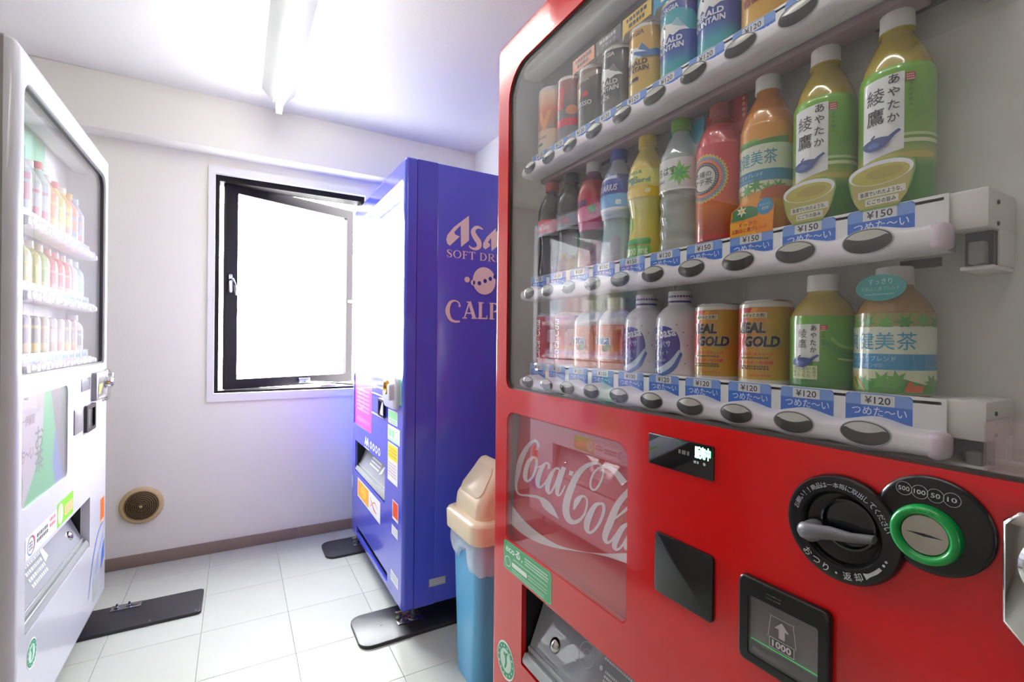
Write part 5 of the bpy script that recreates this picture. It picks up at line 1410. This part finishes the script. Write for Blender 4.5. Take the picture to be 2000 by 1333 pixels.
# ------------------------------------------------------------------ blue vending machine
FBL = Frame((RX, 2.693, 0), (0, -1, 0), (0, 0, 1), (-1, 0, 0))
BW = 0.916
ba = lambda y: 2.693 - y
b_open = rrect(ba(2.662), ba(1.800), .948, 1.738, .012, 4, .030)
b_pink = rrect(ba(2.655), ba(2.272), .672, .936, .006, 3)
b_disp = rrect(ba(2.618), ba(2.030), .425, .586, .004, 3)
b_kick = rrect(ba(2.565), ba(1.978), .112, .150, .010, 4)
blue, bdoor, bcab = shell('vending_machine', 'royal blue drinks vending machine by the window with white side lettering', FBL, BW, .082, 1.815, .72, .012, [b_open, b_pink, b_disp, b_kick], 'blue_paint', 'blue_paint')
pane(FBL, blue, [(a + (.002 if a < BW / 2 else -.002), b + (.002 if b < 1.3 else -.002)) for a, b in b_open], -.0055, -.0015)
cavity(FBL, blue, .020, BW - .020, .940, 1.775, -.0125, -.118, 'inner_white')
part('back_light', MB().fbox(FBL, .03, BW - .03, .96, 1.76, -.117, -.113), 'case_light', blue, smooth=False)  # added glowing panel, backs up the window light mirrored in the glass
BCOLS = [ba(2.60 - .078 * k) for k in range(9)]
for z in (1.46, 1.24, 1.02):
    shelf(FBL, blue, BCOLS, z, ba(2.645), ba(1.93), -.018, -.044, -.112, ['120'] * 9, dark=(176, 178, 180), light=(232, 232, 230), brackets=False, txt=False)
part('poster_board', MB().prism(FBL, b_pink, -.010, -.0042), 'black_matt', blue)
P = Print(); P.rect(ba(2.654), ba(2.273), .673, .935, (226, 66, 160)); P.ring(ba(2.5), .82, .05, .056, (246, 170, 214)); lines(P, ba(2.60), ba(2.33), .86, .02, 6, .009, (246, 180, 220), 3); P.rect(ba(2.60), ba(2.32), .70, .72, (238, 120, 190))
part('pink_poster', P.flat(FBL, -.0040), 'print_gloss', blue, label='magenta poster panel', **PM)
kb = cavity(FBL, blue, ba(2.568), ba(1.975), .109, .153, -.0125, -.050, 'black_matt', 'kick_slot')
cu = part('coin_unit', MB().prism(FBL, rrect(ba(2.022), ba(1.822), .842, .976, .045, 6), 0, .016, .006), 'white_paint', blue, ang=50)
part('coin_ring', MB().lathe([(.030, .015), (.030, .022), (.025, .026), (.018, .024), (.016, .018), (.0005, .018)], 32, (ba(1.95), .925, 0), F=FBL), mat('brass', (206, 150, 60), .25, metal=.7), cu)
part('return_lever', MB().prism(FBL, rrect(ba(1.885), ba(1.852), .880, .945, .010, 4), .015, .034, .005), 'white_paint', cu)
P = Print(); P.rect(ba(1.845), ba(1.800), .865, .965, (120, 226, 190), .008); P.rect(ba(1.845), ba(1.815), .885, .945, (170, 200, 246), .006)
part('hologram_sticker', P.flat(FBL), 'print_gloss', blue, **PM)
bn = part('banknote_slot', plate(FBL, rrect(ba(2.122), ba(2.026), .786, .862, .006, 3), [rrect(ba(2.112), ba(2.036), .796, .852, .003, 2)], .0005, .010), 'black_plastic', blue, smooth=False)
part('slot_tray', MB().prism(FBL, [(ba(2.112), .796), (ba(2.036), .796), (ba(2.036), .852), (ba(2.07), .852)], .0006, .004), 'strip_white', bn)
trim = MB()
for z in (.975, .905, .872, .780):
    trim.fbox(FBL, ba(2.26), ba(2.05), z - .002, z + .002, 0, .003, .001)
part('trim_line', trim, 'strip_white', blue)
for nm, y0, y1, z0_, z1_, fn in (('green_sticker', 1.985, 1.852, .776, .832, lambda P: (P.rect(ba(1.98), ba(1.857), .797, .828, (150, 226, 150)), lines(P, ba(1.975), ba(1.86), .79, .008, 2, .004, (90, 190, 110), 2))),
                                 ('recycling_sticker', 1.990, 1.818, .705, .768, lambda P: (lines(P, ba(1.975), ba(1.89), .738, .034, 1, .030, (160, 224, 170), 4), P.ring(ba(1.86), .738, .014, .019, (170, 226, 200)), P.rect(ba(1.985), ba(1.823), .707, .714, (170, 232, 206)))),
                                 ('yellow_sticker', 1.986, 1.844, .541, .698, lambda P: (P.rect(ba(1.98), ba(1.85), .632, .692, (246, 226, 30)), lines(P, ba(1.97), ba(1.86), .676, .014, 3, .006, (214, 180, 20), 2), lines(P, ba(1.975), ba(1.86), .615, .012, 5, .005, (206, 160, 170), 3))),
                                 ('orange_sticker', 1.910, 1.830, .402, .478, lambda P: P.rect(ba(1.905), ba(1.835), .412, .474, (240, 84, 10))),
                                 ('white_sticker', 1.918, 1.834, .338, .376, lambda P: lines(P, ba(1.91), ba(1.84), .366, .009, 3, .003, (150, 150, 170), 4)),
                                 ('banner_sticker', 2.549, 2.098, .310, .406, lambda P: (P.rect(ba(2.54), ba(2.31), .318, .398, (250, 176, 40)), P.ell(ba(2.42), .36, .06, .03, (250, 206, 60), 20), P.stroke([(ba(2.28), .38, .004), (ba(2.22), .345, .010), (ba(2.16), .335, .004)], (226, 80, 60)), P.stroke([(ba(2.28), .335, .003), (ba(2.20), .375, .006), (ba(2.14), .36, .003)], (226, 120, 100)))),
                                 ('service_sticker', 1.927, 1.822, .150, .192, lambda P: lines(P, ba(1.92), ba(1.83), .182, .009, 3, .004, (150, 160, 200), 5))):
    P = Print(); P.rect(ba(y0), ba(y1), z0_, z1_, (236, 238, 246)); fn(P)
    part(nm, P.flat(FBL), 'print', blue, **PM)
P = Print(); P.ell(ba(2.679), .352, .012, .038, (150, 214, 206), 28)
part('round_seal', P.flat(FBL), 'print', blue, **PM)
P = Print()
P.text('AA', ba(2.36), .624, .085, .042, (232, 238, 250), bold=.05); P.rect(ba(2.41), ba(2.31), .590, .5945, (214, 224, 246))
for i, y in enumerate((2.275, 2.225, 2.175, 2.125)):
    P.ring(ba(y), .622, .010, .019, (232, 238, 250), 20, .95)
part('front_lettering', P.flat(FBL), 'print', blue, **PM)
bf, TB, BL = dispenser(FBL, blue, ba(2.618), ba(2.030), .425, .586, .085, (ba(2.08),))
P = Print(); lines(P, ba(2.45), ba(2.27), BL * .72, .016, 3, .008, (236, 240, 246), 4); P.poly([(ba(2.26), BL * .42), (ba(2.225), BL * .5), (ba(2.22), BL * .72), (ba(2.235), BL * .72)], (244, 246, 250))
part('flap_print', P.flat(TB, .0004), 'print', bf, **PM)

# lettering on the blue flank
FSD = Frame((RX, 1.7800, 0), (1, 0, 0), (0, 0, 1), (0, -1, 0))
LW = (232, 222, 234)
P = Print()
mm = lambda pts: [(x / 1000, 1 + y / 1000) for x, y in pts]
P.poly(mm([(263.9, 625), (265.1, 524.4), (230.2, 494), (227.5, 579.1), (227.4, 594.3)]), LW)
P.poly(mm([(263.9, 625), (227.4, 594.3), (227.5, 581.1), (200.2, 551), (203.7, 541.4), (224.5, 535.5), (182, 494.1), (170.9, 501.6), (166.5, 518.1), (171.8, 536.5), (199.1, 570.7)]), LW)
def gstroke(pts, n=5):
    P.stroke([(x / 1000, 1 + y / 1000, w / 1000) for x, y, w in pts], LW, n)
gstroke([(327, 577, 5), (307, 583, 11), (291, 577, 15), (283, 561, 21), (293, 541, 24), (308, 523, 24), (310, 505, 20), (295, 493, 12), (275, 495, 8), (265, 504, 4)])
P.poly(mm([(387.9, 589.2), (346.3, 548.9), (329.1, 520.1), (328.4, 503.6), (340, 495.4), (360.7, 511.2), (360.6, 519.4), (351.2, 526.7), (364.9, 546.9), (388.1, 566.3)]), LW)
P.poly(mm([(364.9, 551), (406.8, 589.5), (407.8, 525), (367.9, 491.2)]), LW)
P.poly(mm([(420, 640), (446, 660), (446, 520), (420, 496)]), LW); gstroke([(444, 560, 4), (462, 584, 14), (476, 570, 20), (474, 530, 22), (470, 494, 18)])
P.poly(mm([(500, 566), (526, 590), (526, 520), (500, 496)]), LW); P.poly(mm([(502, 606), (516, 622), (530, 608), (516, 596)]), LW)
# serif capitals
SER = {
 'S': (.56, [[(.50, .74, .10), (.46, .90, .05), (.30, .97, .06), (.12, .88, .13), (.12, .70, .17), (.28, .54, .20), (.44, .38, .19), (.46, .18, .15), (.30, .04, .07), (.12, .08, .06), (.07, .28, .10)]]),
 'O': (.82, [[(.41, .97, .06), (.20, .86, .12), (.08, .50, .19), (.20, .14, .12), (.41, .03, .06), (.62, .14, .12), (.74, .50, .19), (.62, .86, .12), (.41, .97, .06)]]),
 'F': (.60, [[(.18, 0, .19), (.18, 1, .19)], [(.04, .03, .06), (.34, .03, .06)], [(.04, .965, .07), (.56, .965, .07)], [(.55, .78, .03), (.55, .97, .10)], [(.18, .52, .06), (.42, .52, .06)], [(.42, .40, .06), (.42, .64, .06)]]),
 'T': (.68, [[(.34, 0, .19), (.34, 1, .19)], [(.20, .03, .06), (.48, .03, .06)], [(.03, .965, .07), (.65, .965, .07)], [(.05, .74, .03), (.05, .98, .10)], [(.63, .74, .03), (.63, .98, .10)]]),
 'D': (.80, [[(.18, 0, .19), (.18, 1, .19)], [(.04, .97, .06), (.32, .97, .06), (.56, .88, .12), (.70, .50, .20), (.56, .12, .12), (.32, .03, .06), (.04, .03, .06)]]),
 'R': (.78, [[(.18, 0, .19), (.18, 1, .19)], [(.04, .03, .06), (.34, .03, .06)], [(.04, .97, .06), (.32, .97, .06), (.52, .90, .12), (.58, .74, .18), (.50, .56, .12), (.30, .50, .06)], [(.36, .50, .12), (.54, .24, .18), (.74, .02, .16)]]),
 'I': (.36, [[(.18, 0, .19), (.18, 1, .19)], [(.04, .03, .06), (.32, .03, .06)], [(.04, .97, .06), (.32, .97, .06)]]),
 'N': (.84, [[(.14, 0, .08), (.14, 1, .08)], [(.12, .98, .2), (.70, .02, .2)], [(.70, 0, .08), (.70, 1, .08)], [(.02, .03, .06), (.28, .03, .06)], [(.56, .97, .06), (.84, .97, .06)]]),
 'K': (.80, [[(.18, 0, .19), (.18, 1, .19)], [(.04, .03, .06), (.34, .03, .06)], [(.04, .97, .06), (.34, .97, .06)], [(.64, .97, .08), (.28, .48, .08)], [(.36, .60, .18), (.70, .02, .19)], [(.52, .97, .06), (.76, .97, .06)]]),
 'C': (.78, [[(.72, .70, .10), (.68, .88, .06), (.46, .97, .07), (.22, .86, .14), (.10, .50, .21), (.24, .16, .15), (.48, .05, .10), (.74, .06, .08)]]),
 'A': (.84, [[(.40, .98, .10), (.12, .04, .08)], [(.40, 1.0, .20), (.70, .02, .22)], [(.20, .32, .07), (.60, .32, .07)], [(.0, .03, .07), (.26, .03, .07)], [(.52, .03, .07), (.86, .03, .07)], [(.24, .97, .07), (.48, .97, .07)]]),
 'L': (.64, [[(.18, 0, .21), (.18, 1, .21)], [(.04, .97, .07), (.36, .97, .07)], [(.04, .04, .09), (.58, .04, .09)], [(.56, .02, .10), (.58, .24, .03)]]),
 'P': (.68, [[(.18, 0, .21), (.18, 1, .21)], [(.04, .03, .07), (.36, .03, .07)], [(.04, .97, .06), (.32, .97, .07), (.52, .90, .14), (.58, .72, .20), (.50, .52, .14), (.30, .46, .06)]]),
}
def serif(s_, x, y, h, w=1.0, sp=.04):
    for ch in s_:
        if ch == ' ':
            x += h * .32 * w; continue
        adv, st_ = SER[ch]
        for path in st_:
            P.stroke([(x + px * h * w, y + py * h, pw * h) for px, py, pw in path], LW, 6 if len(path) > 2 else 1)
        x += (adv + sp) * h * w
serif('SOFT DRINKS', .168, 1.4475, .0315, 1.43, .05)
serif('C', .166, 1.189, .0905, .92)
serif('ALPIS', .238, 1.207, .0690, 1.11, .03)
P.ell(.3346, 1.3645, .0525, .0565, LW, 48); P.ell(.257, 1.3648, .0118, .0118, LW, 24)
BC = (44, 52, 168)
P.ell(.2835, 1.3545, .0100, .0115, LW, 20); P.ell(.2880, 1.3540, .0050, .0090, BC, 16)
for x, y in ((.312, 1.3535), (.338, 1.3644), (.362, 1.3752), (.384, 1.385)):
    P.ell(x, y, .0082, .0088, BC, 20)
part('side_lettering', P.flat(FSD), 'print', blue, label='pale lettering and ringed planet emblem on the flank', **PM)
P = Print(); P.rect(.108, .179, 1 - .847, 1 - .815, (150, 156, 170)); P.rect(.112, .175, .1555, .182, (206, 210, 218))
for i in range(3):
    P.rect(.114, .173, .159 + i * .008, .1605 + i * .008, (120, 126, 140))
part('rating_plate', P.flat(FSD), 'print', blue, **PM)

# ------------------------------------------------------------------ stabiliser plates under the machines
def stab(label, x0, x1, y0, y1, r_, bx, by, flipx=1, notch=None):
    root = thing('stabiliser_plate', label, 'floor plate', ((x0 + x1) / 2, (y0 + y1) / 2, 0), 'black stabiliser plates under the vending machines')
    G = Frame((0, 0, 0), (1, 0, 0), (0, 1, 0), (0, 0, 1))
    part('plate', MB().prism(G, rrect(x0, x1, y0, y1, r_, 6), 0.0, .012, .003), 'rubber_plate', root, ang=25)
    bk = MB().box(bx - .05, bx + .05, by - .022, by + .022, .012, .016, .001)
    if flipx > 0:
        bk.box(bx - .05, bx + .05, by + .018, by + .022, .016, .045, .001)
    br = part('bracket', bk, 'steel', root)
    for d in (-.03, .01):
        bl = MB().lathe([(.009, .016), (.009, .023), (.004, .024), (.004, .034), (.0005, .035)], 6, (bx + d, by - .006, 0))
        part('bolt', bl, 'steel', br, ang=20)
    sc = MB()
    for (x, y) in ((x0 + .10 if flipx > 0 else x1 - .02, (y0 + y1) / 2 if flipx > 0 else y0 + .018), (x1 - .02 if flipx > 0 else x1 - .17, y0 + .018)):
        sc.lathe([(.004, .0118), (.003, .0128), (.0005, .013)], 10, (x, y, 0))
    part('plate_screw', sc, 'black_matt' if flipx > 0 else 'steel', root)
    return root
stab('black stabiliser plate with square corners under the white machine', -.560, -.118, 2.305, 2.512, .016, -.385, 2.485, -1)
stab('rounded black stabiliser plate under the near corner of the blue machine', .392, .86, 1.748, 1.968, .045, .60, 1.845)
stab('rounded black stabiliser plate under the far corner of the blue machine', .400, .86, 2.560, 2.770, .045, .60, 2.66)

# ------------------------------------------------------------------ waste bin in the gap
BX0, BX1, BY0, BY1 = .652, .862, 1.340, 1.556
bin_ = thing('waste_bin', 'light blue plastic waste bin with cream swing lid between the machines', 'waste bin', ((BX0 + BX1) / 2, (BY0 + BY1) / 2, 0))
def brect(x0, x1, y0, y1, r_, z):
    return [(x, y, z) for x, y in rrect(x0, x1, y0, y1, r_, 6)]
bd = MB()
rings = []
for z, k in ((0.0, .035), (.006, .030), (.25, .016), (.49, .003), (.50, .0), (.50, .006), (.40, .014)):
    rings.append(brect(BX0 + k * .3, BX1 - k * .8, BY0 + k, BY1 - k, .030, z))
bd.loops(rings, caps=(True, False))
part('tub', bd, 'bin_blue', bin_, ang=40)
rm = MB()
rings = []
for z, k in ((.478, -.014), (.482, -.020), (.535, -.022), (.543, -.018), (.550, -.006), (.550, .006)):
    rings.append(brect(BX0 + k, BX1 - k, BY0 + k, BY1 - k, .042, z))
rm.loops(rings, caps=(False, False))
lid = part('lid_rim', rm, 'bin_cream', bin_, ang=50)
hd = MB(); rings = []
for z, kx, ky, r_ in ((.547, .004, .004, .036), (.575, .006, .006, .034), (.596, .009, .008, .032), (.606, .015, .010, .030), (.640, .040, .016, .026), (.680, .068, .024, .020), (.702, .084, .031, .014), (.712, .093, .038, .009), (.716, .100, .048, .003)):
    rings.append(brect(BX0 + kx, BX1 - kx, BY0 + ky, BY1 - ky, min(r_, .104 - kx), z))
hd.loops(rings, caps=(False, True))
part('hood', hd, 'bin_cream', bin_, ang=50)
# swing flap lying on the sloping face towards the aisle
sl = Vector((.053, 0, .074)).normalized()
FH = Frame((BX0 + .0150, (BY0 + BY1) / 2, .606), (0, -1, 0), tuple(sl), tuple(Vector((-sl.z, 0, sl.x))))
part('swing_flap', MB().prism(FH, [(-.070, .012), (-.052, .004), (.052, .004), (.070, .012), (.078, .030), (.064, .096), (.050, .112), (-.050, .112), (-.064, .096), (-.078, .030)], -.006, .0035, .002), mat('flap_cream', (228, 214, 186), .3), bin_, ang=40)
rs = np.random.RandomState(11)
bg = MB(); rings = []
base = rrect(BX0, BX1, BY0, BY1, .03, 6)
NB = 96
def resample(poly, n):
    Pp = np.array(poly + [poly[0]]); d = np.r_[0, np.cumsum(np.linalg.norm(np.diff(Pp, axis=0), axis=1))]
    s_ = np.linspace(0, d[-1], n, endpoint=False)
    return np.c_[np.interp(s_, d, Pp[:, 0]), np.interp(s_, d, Pp[:, 1])]
B0 = resample(base, NB)
ctr = B0.mean(0)
w1 = sum(np.sin(np.arange(NB) * 2 * math.pi / NB * f_ + rs.rand() * 6) * a_ for f_, a_ in ((3, .02), (5, .018), (9, .012), (17, .007)))
w2 = sum(np.sin(np.arange(NB) * 2 * math.pi / NB * f_ + rs.rand() * 6) * a_ for f_, a_ in ((7, .5), (13, .6), (23, .5)))
for i in range(7):
    t = i / 6
    ring = []
    for j in range(NB):
        d = B0[j] - ctr; d = d / np.linalg.norm(d)
        off = .0035 + .010 * math.sin(min(1, t * 1.3) * math.pi * .6) + .0045 * w2[j] * t
        q = B0[j] + d * max(.0015, off - .008 * (t > .9))
        ring.append((q[0], q[1], .492 - t * (.085 + w1[j])))
    rings.append(ring)
bg.loops(rings, caps=(False, False))
part('bin_liner', bg, 'film', bin_, ang=80, label='translucent white bag folded over the rim')
